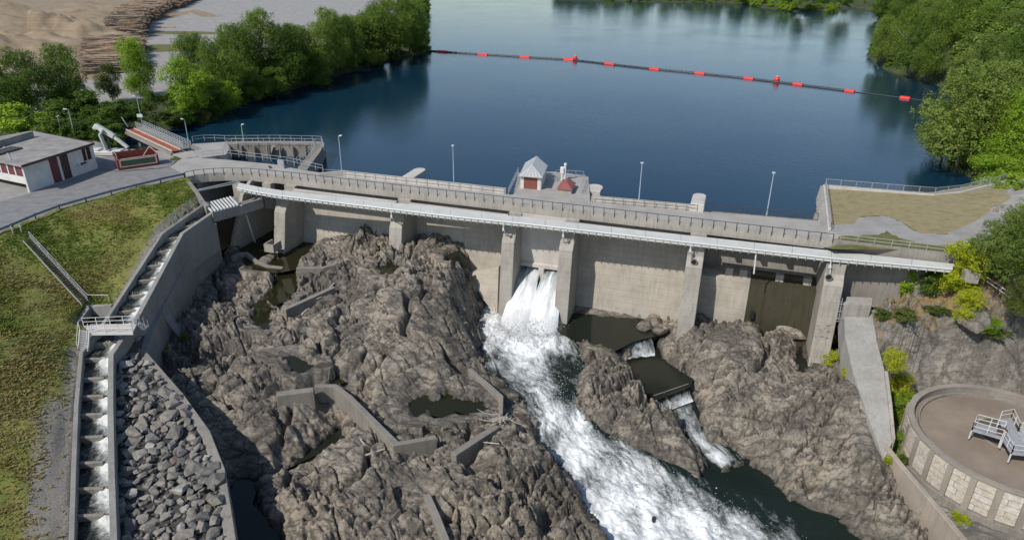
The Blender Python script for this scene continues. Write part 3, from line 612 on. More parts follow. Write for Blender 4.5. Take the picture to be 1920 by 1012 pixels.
def slope():
    xs = np.arange(-95, -30, .4); ys = np.arange(30, 118, .4); X, Y = np.meshgrid(xs, ys); Z = SLP(X, Y)+.25*fbm(X*.25, Y*.25, 9, 3)+.12*fbm(X*1.1, Y*1.1, 19, 3)
    d, zz = line_d(X, Y, LADL); bare = np.clip(1.0-d/2.6, -.4, 1)
    low = np.clip((62-Y)/6, 0, 1)*np.clip(1-np.abs(d-1.6)/3.2, 0, 1); bare = np.maximum(bare, low*1.3-.1)
    Z = np.where(d < 1.2, np.minimum(Z, zz-.3), Z)
    reg = ROADE[:-1]+[at(351, 338, -.3), at(366, 357, -.6), at(381, 378, -1.3)]+[p+np.array([.35, 0, 0]) for p in LADL]+[np.array([-32, 20, 0]), np.array([-140, 20, 0])]
    Z = np.where(poly_sd(X, Y, BASINP) < .35, -9.6, Z)
    sdv = poly_sd(X, Y, reg); Z = np.where((sdv > -.30) & (d < 2.5), zz-3.4, Z); sd = poly_sd(X[1:, 1:]-.2, Y[1:, 1:]-.2, reg); keep = sd < 0.3
    nx, ny = len(xs), len(ys); idx = np.arange(nx*ny).reshape(ny, nx); f = np.stack([idx[:-1, :-1], idx[:-1, 1:], idx[1:, 1:], idx[1:, :-1]], -1)[keep]; u, inv = np.unique(f, return_inverse=True)
    o = mesh_np('grass_slope', np.stack([X, Y, Z], -1).reshape(-1, 3)[u], inv.reshape(f.shape), SLOPE, True, None, {'bare': bare.ravel()[u]}); tag(o, kind='structure')
    return reg
SLOPEREG = slope()
# ------------------------------------------------------------------ plain materials
WHITE = simple('white_paint', (.66, .67, .66), .45, .05, 2, 0, .05)
COVER = simple('pale_cover', (.55, .56, .53), .55, .05, .7, 0, .08)
GALV = simple('galvanised', (.42, .43, .44), .5, .1, 2, .3, .05)
DSTEEL = simple('dark_steel', (.07, .065, .06), .6, .2, 2, .2, .05)
LSTEEL = simple('light_steel', (.5, .52, .53), .45, .08, 2, .2, .05)
LAMPM = simple('lamp_post', (.42, .50, .55), .5, .05, 2, .2, 0)
REDDOOR = simple('red_door', (.23, .075, .055), .6, .12, 2, 0, .1)
REDROOF = simple('red_roof', (.27, .085, .075), .6, .1, 2, 0, .1)
ROOFM = simple('sheet_roof', (.50, .51, .51), .4, .07, 1.5, .2, .05)
WALLM = simple('render_wall', (.60, .585, .555), .8, .06, .8, 0, .1)
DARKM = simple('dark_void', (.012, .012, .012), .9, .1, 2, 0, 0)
WOOD = simple('bleached_wood', (.45, .42, .37), .8, .2, 4, 0, .2)

# ------------------------------------------------------------------ the dam
DAM = thing('dam', 'long grey concrete dam carrying a narrow road between the lake and the rocky riverbed', 'dam', dam(0, 0, -17))
def solid(mb, prof, s0, s1):              # extrude an (n, z) outline along the dam
    return mb.extrude([dam(s0, n, z) for n, z in prof], DD*(s1-s0))
PIERS = [(-39.4, 2.0, -12.2, 6.0), (-19.3, 2.1, -10.5, 5.4), (-1.65, 1.9, -18, 5.9), (6.8, 2.0, -18, 5.9), (24.2, 2.15, -15.5, 5.9), (41.3, 2.3, -17, 6.0)]
for s, wd, zb, nb in PIERS:
    mb = MB(); solid(mb, [(-4.2, -1.12), (.85, -1.12), (.85, -1.85), (3.3, -1.85), (3.3, -3.3), (4.15, -4.5), (nb, zb), (-4.2, zb)], s-wd/2, s+wd/2)
    pr = mb.build('pier', CONC, DAM, bevel=.06)
    # round drain mouth on the two right-hand piers
    if s > 20:
        c = atn(1300.5, 494.5, 4.7) if s < 30 else atn(1555, 523.5, 4.7)
        sl = (nb-4.15)/(-4.5-zb); nn = 4.15+(-4.5-c[2]+OO[2])*sl; cc = dam(dam_sn(c)[0]-(.0), nn-.25, c[2])
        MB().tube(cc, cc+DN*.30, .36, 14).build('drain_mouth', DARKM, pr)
        ring = MB()
        for k in range(14):
            a0, a1 = 2*math.pi*k/14, 2*math.pi*(k+1)/14
            p = lambda a: cc+DN*.3+DD*.4*math.cos(a)+np.array([0, 0, .4*math.sin(a)])
            ring.beam(p(a0), p(a1), .08, .08, DN)
        ring.build('drain_ring', OLDCONC, pr)
def bay(s0, s1, zb, mat, ntop=-1.0, nbot=.7, ztop=-1.2):
    return solid(MB(), [(-4.0, ztop), (ntop, ztop), (ntop+.1, -6.4), (nbot, zb), (-4.0, zb)], s0, s1).build('spillway_wall', mat, DAM)
for (a, b), zb in (((-38.4, -20.35), -12.5), ((-18.25, -2.6), -17.5), ((7.8, 23.12), -18)): bay(a, b, zb, FACE)
# concrete foot apron left of the sluice
mb = MB(); mb.extrude([atn(876, 512, 1.2), atn(935, 500, 1.2), atn(932, 592, 4.4), atn(905, 560, 3.6)], DN*-2.5); mb.build('foot_apron', FACE, DAM)
# sluice bay: breast wall with two outlets and a dividing nib
solid(MB(), [(-4, -1.2), (.6, -1.2), (.6, -8.6), (.95, -8.75), (.95, -9.25), (-4, -9.25)], -.7, 5.8).build('breast_wall', PALECONC, DAM)
nib = [(.75, -9.25), (1.0, -9.25), (1.2, -11.2), (.2, -13.4), (-3.2, -13.4), (-3.2, -9.25)]
solid(MB(), nib, 2.1, 2.95).build('dividing_nib', PALECONC, DAM, bevel=.08)
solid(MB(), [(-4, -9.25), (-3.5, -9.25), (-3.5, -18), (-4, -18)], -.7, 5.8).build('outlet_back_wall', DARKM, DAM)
solid(MB(), [(-3.5, -12.2), (.2, -13.2), (3.2, -16.8), (3.2, -18), (-3.5, -18)], -.7, 5.8).build('outlet_chute', OLDCONC, DAM)
# right-hand bay: low weir wall with a recess above it
S5, S6 = 25.28, 40.15
sm = dam_sn(atn(1408, 520, .0))[0]
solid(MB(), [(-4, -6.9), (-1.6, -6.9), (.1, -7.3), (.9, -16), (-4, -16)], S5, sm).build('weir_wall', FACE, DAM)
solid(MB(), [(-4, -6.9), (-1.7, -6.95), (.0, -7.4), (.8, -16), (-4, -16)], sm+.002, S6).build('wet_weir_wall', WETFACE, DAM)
solid(MB(), [(-4.3, -1.2), (-3.4, -1.2), (-3.4, -7), (-4.3, -7)], S5, S6).build('recess_wall', OLDCONC, DAM)
for k in range(4):
    c = S5+3.2+3.4*k
    solid(MB(), [(-3.4, -1.9), (-1.0, -1.9), (-.6, -3.0), (-3.4, -3.6)], c-.35, c+.35).build('corbel', OLDCONC, DAM)
for u, v in ((1368, 504), (1395, 505), (1463.5, 511), (1516, 515)):
    c = dam_sn(atn(u, v, -1.1))[0]
    solid(MB(), [(-1.6, -6.92), (-.7, -7.1), (-.75, -6.1), (-1.5, -6.0)], c-.5, c+.5).build('baffle_block', CONC, DAM)
MB().box(atn(1410, 590, .85), (.5, .3, 1.2), (DD, DN, (0, 0, 1))).build('drain_slot', DARKM, DAM)
# trickle stains on the wet wall are in its material; thin falling threads of water
# deck
RAIL0 = [at(u, v, 0) for u, v in ((345, 334.5), (362, 330), (390, 326.8), (420, 325.2), (470, 325.6), (520, 330.3), (560, 334.8))]+[dam(-34, 0, 0), dam(40.7, 0, 0)]
up_edge = [at(u, v, 0) for u, v in ((318, 313), (340, 298), (370, 296), (420, 299), (516, 308.5), (566, 318.5))]+[dam(-33, -3.5, 0), dam(-4.4, -3.6, 0), dam(7.7, -4.5, 0), dam(22.1, -5.4, 0), dam(39.5, -6.7, 0)]
MB().slab(RAIL0+up_edge[::-1], -.004, .9).build('road_deck', DECK, DAM)
FR = [at(u, v, .16) for u, v in ((350, 331.5), (362, 328.3), (390, 325.0), (420, 323.4), (470, 323.8), (520, 328.4), (560, 332.8))]+[dam(-34, .15, .16), dam(-8, .15, .16), dam(16, .15, .16), dam(40.7, .15, .16)]
MB().path(FR, .42, 1.32).build('deck_beam', CONC, DAM)
MB().path([dam(40.75, .12, .1), dam(47, .1, .08), dam(58.4, .0, .05)], .5, 8.5).build('abutment_wall', OLDCONC, DAM)
solid(MB(), [(.4, -1.2), (1.5, -1.2), (1.5, -2.0), (.4, -2.0)], 40.8, 44.2).build('abutment_ledge', PALECONC, DAM)
for a, b in ((-38.35, -20.4), (-18.2, -2.65), (-.65, 5.75), (7.85, 23.1), (25.3, 40.1)):
    solid(MB(), [(.9, -1.45), (1.75, -1.45), (1.75, -2.1), (.9, -2.1)], a, b).build('ledge_beam', PALECONC, DAM)
# lake-side parapets and pier noses
MB().path([at(598, 324.5, .85), dam(-32, -3.65, .85), dam(-18, -3.65, .85), dam(-4.6, -3.75, .85)], .35, 4).build('lake_parapet', PALECONC, DAM)
MB().path([dam(8.3, -4.8, .8), dam(15, -5.2, .8), dam(23.0, -5.7, .8)], .4, 4).build('lake_parapet', PALECONC, DAM)
MB().path([dam(25.4, -5.8, .05), dam(39.5, -6.9, .05)], .4, 4).build('lake_wall', CONC, DAM)
def nose(s, n0, n1, wd, z, name='pier_nose', mat=None):
    P = [dam(s-wd/2, n0, z), dam(s-wd/2, n1, z)]+[dam(s-wd/2*math.cos(a), n1-wd/2*math.sin(a)*1.1, z) for a in np.linspace(.3, math.pi-.3, 7)]+[dam(s+wd/2, n1, z), dam(s+wd/2, n0, z)]
    return MB().slab(P, z, 5).build(name, mat or PALECONC, DAM, bevel=.07)
nose(dam_sn(at(770, 330, .9))[0]-.2, -3.7, -8.2, 2.0, .9); nose(dam_sn(at(1310, 375, .9))[0], -5.2, -9.3, 1.9, 1.15)
# ---- gate platform
GP = [dam(-3.4, -3.62, .012), at(972, 324, .012), at(1040, 322, .012), at(1103, 331, .012), dam(8.2, -4.5, .012)]
MB().slab(GP, .012, 4).build('gate_platform', DECK, DAM)
nose(7.3, -10.0, -12.2, 2.6, -.15); nose(-1.6, -10.2, -12.4, 2.6, -.15)
# downstream foot box on the leftmost pier
fb = MB(); c = atn(512, 461, 7.0)
for q, sz in ((DD*-.75, (.2, 2.0, 1.3)), (DD*.75, (.2, 2.0, 1.3)), (DN*1.0, (1.7, .2, 1.3))): fb.box(c+q, sz, (DD, DN, (0, 0, 1)))
fb.box(c-np.array([0, 0, .6]), (1.5, 2, .2), (DD, DN, (0, 0, 1))); fb.build('foot_box', CONC, DAM)
# left chamber: fin, back wall, side wall
solid(MB(), [(-4, -1.0), (-3.4, -1.0), (-3.4, -14), (-4, -14)], -62, -40.4).build('chamber_wall', OLDCONC, DAM)
solid(MB(), [(-4, -.95), (4.4, -.95), (4.4, -14), (-4, -14)], -54.6, -54.0).build('chamber_wall', OLDCONC, DAM)
sf = dam_sn(atn(455, 400, 4.0))[0]
MB().extrude([dam(sf-.3, -3.4, -1.0), dam(sf-.3, 1.2, -1.0), dam(sf-.3, 3.6, -2.6), dam(sf-.3, 4.6, -4.5), dam(sf-.5, 8.8, -12), dam(sf-.3, -3.4, -12)], DD*.6).build('dividing_fin', CONC, DAM)
sp = dam_sn(at(452, 345, -1.4))[0]
for u in (505, 432): MB().box(dam(dam_sn(at(u, 345, -1.4))[0], .6, -3.2), (1.5, 1.2, 4.2), (DD, DN, (0, 0, 1))).build('bridge_support', CONC, DAM)
WING = [at(350, 337, -.25), at(366, 356, -.55), at(380, 377, -1.3), at(389, 386, -1.7)]
MB().path(WING, .55, 9).build('wing_wall', OLDCONC, DAM)

# ------------------------------------------------------------------ deck rails
rp = FR[:-1]+[dam(40.7, .15, .16)]
o = railing('road_railing', 'low dark steel railing on the outer edge beam of the dam road', [p+DN*.24+np.array([0, 0, -.35]) for p in rp], 1.15, 1.47, DSTEEL, (1.0,), .045, group=None)
o = railing('road_railing', 'low steel railing along the wall under the lawn at the right end of the dam', [dam(41.6, .12, .1), dam(57.4, .0, .05)], .85, 2.1, GALV, (1.0, .5), .035)
o = railing('parapet_railing', 'thin wire railing before the pale lake wall left of the grey gatehouse', [at(606, 329, 0), dam(-32, -3.3, 0), dam(-4.8, -3.4, 0)], 1.0, 1.75, GALV, (1.0, .5), .028)
o = railing('parapet_railing', 'thin railing with paired posts before the lake wall right of the gatehouse', [dam(8.6, -4.2, 0), dam(23.4, -5.2, 0)], .95, 1.5, DSTEEL, (1.0, .5), .028)
o = railing('lake_railing', 'dark mesh railing above the lake at the right end of the dam road', [dam(25.5, -5.8, .05), dam(39.4, -6.9, .05)], 1.1, 1.75, DSTEEL, (1.0, .1), .03, mesh_fill=DSTEEL)
o = railing('platform_railing', 'slanting steel railing on the left edge of the gate platform beside the gatehouse', [at(953, 366, .02), at(972, 326, .02)], 1.1, 1.5, GALV, (1.0, .66, .33), .03)
o = railing('platform_railing', 'steel railing on the lake edge of the gate platform behind the white vent pipes', [at(1012, 338, .02), at(1040, 341, .02), at(1042, 330, .02), at(1094, 334, .02)], 1.1, 1.3, GALV, (1.0, .5), .03)
o = railing('platform_railing', 'steel railing on the right edge of the gate platform beside the red roof', [at(1096, 339, .02), at(1088, 363, .02)], 1.1, 1.4, GALV, (1.0, .5), .03)

# ------------------------------------------------------------------ white walkway on the downstream side
WK = thing('service_walkway', 'long white covered service walkway hung on brackets below the dam road', 'walkway', dam(3, 3.6, -1.6))
bk = [at(u, v, -1.0) for u, v in ((447, 342.5), (470, 348), (520, 356), (600, 365), (850, 392), (1000, 409.5), (1280, 440), (1560, 470), (1790, 494.5))]
fr = [at(u, v, -1.0) for u, v in ((445, 351), (470, 357), (520, 365.5), (600, 375), (850, 405), (1000, 420), (1280, 452), (1560, 483), (1786, 503.5))]
def both(t):
    L = np.cumsum([0]+[np.linalg.norm(b-a) for a, b in zip(fr, fr[1:])]); d = t*L[-1]; i = int(np.clip(np.searchsorted(L, d)-1, 0, len(fr)-2)); f = (d-L[i])/(L[i+1]-L[i])
    return bk[i]+(bk[i+1]-bk[i])*f, fr[i]+(fr[i+1]-fr[i])*f
NP = 22
for k in range(NP):
    a0, b0 = both(k/NP+.0002); a1, b1 = both((k+1)/NP-.0002); MB().extrude([a0, b0, b1, a1], (0, 0, -.10)).build('cover_panel', COVER, WK)
sp_, br = MB(), MB(); FT = [both(t)[1] for t in np.linspace(0, 1, 60)]; BT = [both(t)[0] for t in np.linspace(0, 1, 60)]
MB().path([p+np.array([0, 0, -.105]) for p in FT], .10, .42).build('side_plate', COVER, WK)
MB().path([p+np.array([0, 0, -.105])+DN*.2 for p in BT], .10, .45).build('side_plate', COVER, WK)
MB().path([p+np.array([0, 0, -.52])-DN*.1 for p in FT], 1.2, .06, -.9).build('soffit', OLDCONC, WK)
m = MB()
for a, b in zip(FT, FT[1:]): m.tube(a+DN*.10+np.array([0, 0, -.05]), b+DN*.10+np.array([0, 0, -.05]), .09, 6)
m.build('edge_pipe', WHITE, WK)
for t in np.arange(.012, 1, .0098):
    p = both(t)[1]; br.box(p+DN*.09+np.array([0, 0, -.42]), (.07, .14, .62), (DD, DN, (0, 0, 1)))
o = br.build('bracket', GALV, WK); o['kind'] = 'stuff'
for s, wd, zb, nb in PIERS[1:]:
    p = dam(s-.55, 0, 0); i = int(np.argmin([abs(dam_sn(q)[0]-(s-.55)) for q in FT])); q = FT[i]
    m = MB(); m.tube(q+np.array([0, 0, -.5]), q+np.array([.05, 0, -1.25]), .09, 6); m.tube(q+np.array([.05, 0, -1.25]), dam(s-.5, 3.6, -3.6), .08, 6); m.box(q+np.array([0, 0, -1.25]), (.25, .3, .35)); m.build('strut', WHITE, WK)
p = atn(1418, 472, 3.6); MB().tube(p, atn(1413.5, 513, 3.6), .1, 8).build('gauge_pole', WHITE, WK)
# handrail tubes at the walkway's left end
m = thing('access_rail', 'two slim steel tubes from the wing wall to the left end of the walkway', 'rail', at(366, 358, -.4))
for dz, dv in ((.35, 0), (-.15, 2)): MB().tube(at(366, 357+dv, -.55+dz), at(446, 339+dv*2, -1.0+dz), .08, 6).build('tube', LSTEEL, m)

# ------------------------------------------------------------------ gatehouse, red-roofed hut, vents
G = thing('gatehouse', 'small grey gatehouse with sheet metal hip roof and red door on the gate platform', 'gatehouse', at(995, 357, .02))
e = [at(973, 329.5, 2.15), at(1017, 333, 2.15), at(1027, 310.5, 2.15), at(985, 305, 2.15)]   # eaves: front left, front right, back right, back left
cen = sum(e)/4; inn = [np.array([*(p+(cen-p)*.16)[:2], 0]) for p in e]
W4 = [p.copy() for p in inn]; zt = 2.3
for i, nm in ((1, 'wall'), (2, 'wall'), (3, 'wall')):
    a, b = W4[i], W4[(i+1) % 4]; MB().beam(a+np.array([0, 0, zt/2]), b+np.array([0, 0, zt/2]), .2, zt).build(nm, WALLM, G)
a, b = W4[0], W4[1]; dx = (b-a); Lw = np.linalg.norm(dx); dx /= Lw; up3 = np.array([0, 0, 1.0])
m = MB()
m.beam(a+dx*.0+up3*zt/2, a+dx*.42+up3*zt/2, .2, zt); m.beam(b-dx*.5+up3*zt/2, b+up3*zt/2, .2, zt); m.beam(a+dx*.42+up3*(zt-.12), b-dx*.5+up3*(zt-.12), .2, .24); m.build('front_wall', WALLM, G)
dn = np.cross(dx, up3); dr = MB()
nbd = 8; wb = (Lw-.92)/nbd
door = MB().beam(a+dx*.42+up3*1.02+dn*-.02, b-dx*.5+up3*1.02+dn*-.02, .06, 2.04).build('door', REDDOOR, G)
for k in range(nbd): MB().beam(a+dx*(.42+wb*k+.02)+up3*1.02+dn*.025, a+dx*(.42+wb*(k+1)-.02)+up3*1.02+dn*.025, .04, 2.0).build('door_board', REDDOOR, door)
hz = 3.5; rb = (e[2]+e[3])/2+up3*(hz-2.15); rf = (e[0]+e[1])/2*.72+(e[2]+e[3])/2*.28+up3*(hz-2.2)
m = MB()
for poly in ([e[0], e[1], rf], [e[1], e[2], rb, rf], [e[3], e[0], rf, rb]): m.extrude(poly, up3*-.12)
m.extrude([e[2]*.98+cen*.02, e[3]*.98+cen*.02, rb-up3*.13], (e[0]-e[3])*.02)
rfo = m.build('roof', ROOFM, G)
for a_, b_, c_, d_, n_ in ((e[0], e[1], rf, rf, 6), (e[1], e[2], rf, rb, 6), (e[0], e[3], rf, rb, 6)):
    for k in range(1, n_):
        t = k/n_; p = a_+(b_-a_)*t; q = c_+(d_-c_)*t if c_ is not d_ else (c_ if False else p+(c_-p)*(.92 if abs(t-.5) < .1 else 1-abs(t-.5)*1.8))
        MB().beam(p+up3*.03, q+up3*.03, .05, .05).build('roof_seam', GALV, rfo)
H = thing('hatch_hut', 'low concrete hatch hut under a dull red hip roof on the gate platform', 'hut', at(1060, 353, .02))
e = [at(1044, 353.5, .75), at(1072.5, 356.5, .75), at(1080, 342.5, .75), at(1055, 336.5, .75)]; cen = sum(e)/4
q = [np.array([*(p+(cen-p)*.1)[:2], 0]) for p in e]; MB().slab(q, .73, .72).build('wall', CONC, H)
r1 = (e[0]*.5+e[1]*.5)*.62+(e[2]+e[3])/2*.38+up3*.75; r2 = (e[0]+e[1])/2*.25+(e[2]+e[3])/2*.75+up3*.75; m = MB()
for poly in ([e[0], e[1], r1], [e[1], e[2], r2, r1], [e[2], e[3], r2], [e[3], e[0], r1, r2]): m.extrude(poly, up3*-.1)
m.build('roof', REDROOF, H)
V = thing('vent_pipe', 'tall slim white vent pipe with cap behind the red-roofed hut', 'vent', at(1059, 338, .02)); b = at(1059, 338, .02)
MB().tube(b, b+up3*2.5, .17, 12).build('pipe', WHITE, V); MB().tube(b+up3*2.5, b+up3*2.8, .26, 12, .2).build('cap', WHITE, V)
V = thing('vent_pipe', 'shorter white vent with a boxy head beside the taller pipe on the gate platform', 'vent', at(1053, 338, .02)); b = at(1053.5, 338, .02)
MB().tube(b, b+up3*1.1, .2, 12).build('pipe', WHITE, V); MB().box(b+up3*1.65, (.62, .55, 1.1), (DD, DN, up3)).build('head', WHITE, V, bevel=.08)

# ------------------------------------------------------------------ sluice jets
JETM = foam_mat('jet_water', (.15, .19, .20), white=(.82, .84, .85), sx=1.6, sy=.10)
def jet(s0, s1, name, seed):
    nu, nv = 40, 120; V = np.zeros((nv, nu, 3)); ss = np.linspace(0, 1, nu); tt = np.linspace(0, 1, nv)
    for i, t in enumerate(tt):
        n = -1.0+9.6*t; z = -9.9-.3*t-6.6*t**1.75+.35; spread = .10+1.5*t**1.5
        for j, x in enumerate(ss):
            s = s0-spread*(.8)+(s1-s0+spread*1.6)*x; V[i, j] = dam(s, n+.5*math.sin(x*math.pi), z-.9*(2*abs(x-.5))**3*t)
    X, Y = V[..., 0], V[..., 1]; A = ss[None, :]*(s1-s0)*1.0+0*tt[:, None]; B = tt[:, None]*11+0*ss[None, :]
    d = .05*fbm(A*2.2, B*.2, seed, 4)+.14*tt[:, None]*fbm(A*1.1+7, B*.4, seed+5, 4); V[..., 2] += d; V += DN*d[..., None]
    fo = .25+1.0*tt[:, None]**.8+.30*fbm(A*1.6, B*.1, seed+2, 4)
    idx = np.arange(nu*nv).reshape(nv, nu); F = np.stack([idx[:-1, :-1], idx[:-1, 1:], idx[1:, 1:], idx[1:, :-1]], -1).reshape(-1, 4)
    return tag(mesh_np(name, V.reshape(-1, 3), F, JETM, True, None, {'foam': fo.ravel(), 'across': A.ravel(), 'along': B.ravel()}), kind='structure')
jet(-.65, 2.05, 'sluice_jet', 3); jet(3.0, 5.8, 'sluice_jet', 13)
# flung spray round the plunge and down the rapids
def spray():
    P = []; r = np.random.default_rng(5)
    c = at(985, 615, -15.9)
    for k in range(1500):
        a = r.normal(size=2); p = c+np.array([a[0]*3.4, a[1]*2.8-1, .2+abs(r.normal())*.75*math.exp(-(a[0]**2+a[1]**2)/4)]); P.append((p, .02+.045*r.random()))
    ctr = arc([(at(*a, z)+at(*b, z))/2 for a, b, z in RAPID[3:11]], .3)
    for k in range(2600):
        c2 = ctr[int(r.integers(len(ctr)))]; P.append((c2+np.array([r.normal()*2.6, r.normal()*.8, .15+abs(r.normal())*.45]), .012+.028*r.random()))
    V = []; F = []
    for p, s in P:
        b = len(V); q = r.normal(size=(4, 3))*s*1.5; V += list(p+q); F += [(b, b+1, b+2), (b, b+2, b+3), (b, b+3, b+1), (b+1, b+3, b+2)]
    m, t, bs = mk('spray'); bs.inputs['Base Color'].default_value = (.8, .82, .83, 1)
    o = mesh_np('spray', V, F, m); tag(o, kind='stuff')
spray()

def mist(p, r):
    bm = bmesh_new(); bm_sphere(bm); me = bpy.data.meshes.new('mist'); bm.to_mesh(me); bm.free()
    m = bpy.data.materials.new('mist'); m.use_nodes = True; t = m.node_tree; t.nodes.remove(t.nodes['Principled BSDF']); vp = nd(t, 'ShaderNodeVolumePrincipled'); vp.inputs['Color'].default_value = (.95, .96, .97, 1); vp.inputs['Density'].default_value = .09; t.links.new(vp.outputs[0], t.nodes['Material Output'].inputs['Volume'])
    me.materials.append(m); o = bpy.data.objects.new('mist', me); COL.objects.link(o); o.location = Vector(p); o.scale = r; tag(o, kind='stuff')
import bmesh
def bmesh_new(): return bmesh.new()
def bm_sphere(bm): bmesh.ops.create_uvsphere(bm, u_segments=24, v_segments=16, radius=1.0)
mist(dam(2.6, 8.5, -15.0), (5.2, 3.6, 2.2))
def atY(u, v, y):               # the point on the upright plane at distance y
    d = RT*(u-960)/FPX - UP*(v-506)/FPX + fw
    return CAM + d*(y/d[1])
Z3 = np.array([0, 0, 1.0])
# ------------------------------------------------------------------ fish ladder
FL = thing('fish_ladder', 'stepped concrete fish ladder with foaming pools descending beside the grass slope', 'fish ladder', LADL[3])
PXL = [(388,378,-1.6),(303,438,-3.0),(196,602,-7.0),(152,660,-8.5),(143,760,-9.3),(138,880,-10.3),(134,1012,-11.3),(130,1120,-12.0)]
PXR = [(397,398,-2.4),(341,437,-3.2),(258,592,-7.1),(208,664,-8.5),(207,760,-9.3),(209,880,-10.3),(213,1012,-11.3),(217,1120,-12.0)]
def onL(px, v):
    vs = [p[1] for p in px]; i = int(np.clip(np.searchsorted(vs, v)-1, 0, len(px)-2)); f = (v-vs[i])/(vs[i+1]-vs[i]); a, b = px[i], px[i+1]
    return at(a[0]+(b[0]-a[0])*f, v, a[2]+(b[2]-a[2])*f)
MB().path(LADL, .42, 3.6).build('side_wall', LADCONC, FL, bevel=.03)
MB().path(LADR, .55, 6.0).build('side_wall', LADCONC, FL, bevel=.03)
BV = [411, 434, 459, 485, 512, 540, 569, 600, 630, 660, 697, 730, 764, 806, 854, 902, 952, 1004, 1060]
for v in BV:
    a = onL(PXL, v+3); b = onL(PXR, v-2 if v > 640 else v); d = b-a; z0 = min(a[2], b[2])-.62
    a = np.array([*(a+d*.04)[:2], z0]); c = np.array([*(a+d*.70)[:2], z0-.05]); MB().beam(a-Z3*.9, c-Z3*.9, .34, 1.8).build('baffle', OLDCONC, FL, bevel=.05)
def ladder_water():
    nu, nv = 26, 620; vs = np.linspace(396, 1115, nv); V = np.zeros((nv, nu, 3)); fo = np.zeros((nv, nu)); bv = np.array([380]+BV+[1115])
    def lev(k): k = int(np.clip(k, 0, len(bv)-2)); a = onL(PXL, (bv[k]+bv[k+1])/2); return a[2]-1.05
    for i, v in enumerate(vs):
        a = onL(PXL, v); b = onL(PXR, min(v, 1118)); k = int(np.searchsorted(bv, v)-1); f = (v-bv[k])/(bv[k+1]-bv[k]); z = lev(k); zp = lev(k-1) if k > 0 else z
        for j in range(nu):
            s = j/(nu-1); slot = 1/(1+math.exp(-(s-.58)*14)); drop = max(0, 1-f/.38)**1.3*slot
            V[i, j] = (a+(b-a)*s)*[1, 1, 0]+[0, 0, z+(zp-z)*drop]; fo[i, j] = .14+1.15*slot*max(0, 1-f*.8)+.3*max(0, 1-f/.6)*s
    X, Y = V[..., 0], V[..., 1]; V[..., 2] += (.03+.14*np.clip(fo, 0, 1))*fbm(X*1.6, Y*1.6, 61, 4)*1.6
    idx = np.arange(nu*nv).reshape(nv, nu); F = np.stack([idx[:-1, :-1], idx[:-1, 1:], idx[1:, 1:], idx[1:, :-1]], -1).reshape(-1, 4)
    tag(mesh_np('ladder_water', V.reshape(-1, 3), F, LADFOAM, True, None, {'foam': fo.ravel(), 'across': X.ravel(), 'along': Y.ravel()}), kind='structure')
ladder_water()
# flume box at the ladder head, crossed by white beams
BX = thing('intake_flume', 'shaded concrete flume crossed by white beams at the head of the fish ladder', 'flume', at(397, 398, -2.4))
MB().path([at(397, 398, -2.2), at(452, 383.5, -2.2), at(490, 372, -2.2)], .4, 1.5).build('front_wall', LADCONC, BX)
MB().path([at(490, 372, -2.2), at(478, 361, -2.2)], .4, 1.5).build('end_wall', LADCONC, BX)
MB().path([at(384, 381, -2.2), at(435, 369, -2.2)], .3, 1.5).build('back_wall', LADCONC, BX)
MB().slab([at(397, 397, -3.5), at(490, 371, -3.5), at(476, 360, -3.5), at(384, 380, -3.5)], -3.5, .3).build('floor', OLDCONC, BX)
for k in range(9):
    t = k/8; a = at(384+47*t, 382-13*t, -2.1); b = at(398+48*t, 397.5-12.5*t, -2.1); MB().beam(a, b, .2, .22).build('cross_beam', WHITE, BX)
MB().path([at(452, 384, -2.1), at(461, 400, -4.2), at(478, 452, -9.5)], .25, .25).build('drain_pipe', LSTEEL, BX)
# side basin
SB = thing('side_basin', 'square concrete side basin against the left wall of the fish ladder', 'basin', at(166, 573, -7))
MB().path([at(138, 613, -7.6), at(166, 573, -7.1), at(210, 571, -6.6)], .4, 2.2).build('wall', LADCONC, SB)
MB().path([at(138, 613, -7.6), at(184, 611, -7.6)], .35, 2.2).build('wall', LADCONC, SB)
o = MB().add([at(140, 616, -8.3), at(166, 576, -8.3), at(209, 574, -8.3), at(184, 615, -8.3)], [(0, 1, 2, 3)]).build('water', DARKW, SB)
# footbridge over the ladder
FB = thing('footbridge', 'white railed footbridge crossing the fish ladder with a short stair down to the path', 'footbridge', at(172, 622, -6.7))
zb = -6.6; q = [at(157, 610.5, zb), at(257, 606, zb), at(249, 622, zb), at(172, 623, zb)]
MB().slab(q, zb, .18).build('deck', PALECONC, FB); MB().beam(q[3]-Z3*.2, q[2]-Z3*.2, .1, .3).build('edge_beam', WHITE, FB)
def rails(root, pts, h=1.0, st=1.3, mat=WHITE, r=.03, ks=(1, .5)):
    P = arc(pts, st)
    for p in P: MB().box(p+Z3*h/2, (r*2, r*2, h)).build('post', mat, root)
    for k in ks:
        m = MB()
        for a, b in zip(P, P[1:]): m.tube(a+Z3*h*k, b+Z3*h*k, r, 5)
        m.build('rail', mat, root)
rails(FB, [q[0], q[1]]); rails(FB, [q[3]+(q[2]-q[3])*.02, q[2]]); rails(FB, [q[1]+(q[2]-q[1])*.1, q[1]+(q[2]-q[1])*.9], st=.9)
s0, s1 = at(150, 618, -6.75), at(168, 621, -6.75); dv = (at(147, 655, -8.7)-s0)
for k in range(9):
    c = (s0+s1)/2+dv*(k+.5)/9; MB().box(c, (np.linalg.norm(s1-s0), .3, .06), ((s1-s0)/np.linalg.norm(s1-s0), np.cross(Z3, (s1-s0)/np.linalg.norm(s1-s0)), Z3)).build('tread', GALV, FB)
for p in (s0, s1):
    MB().beam(p, p+dv, .08, .2).build('stringer', WHITE, FB); rails(FB, [p, p+dv], 1.0, 1.5, WHITE, .035, (1,))
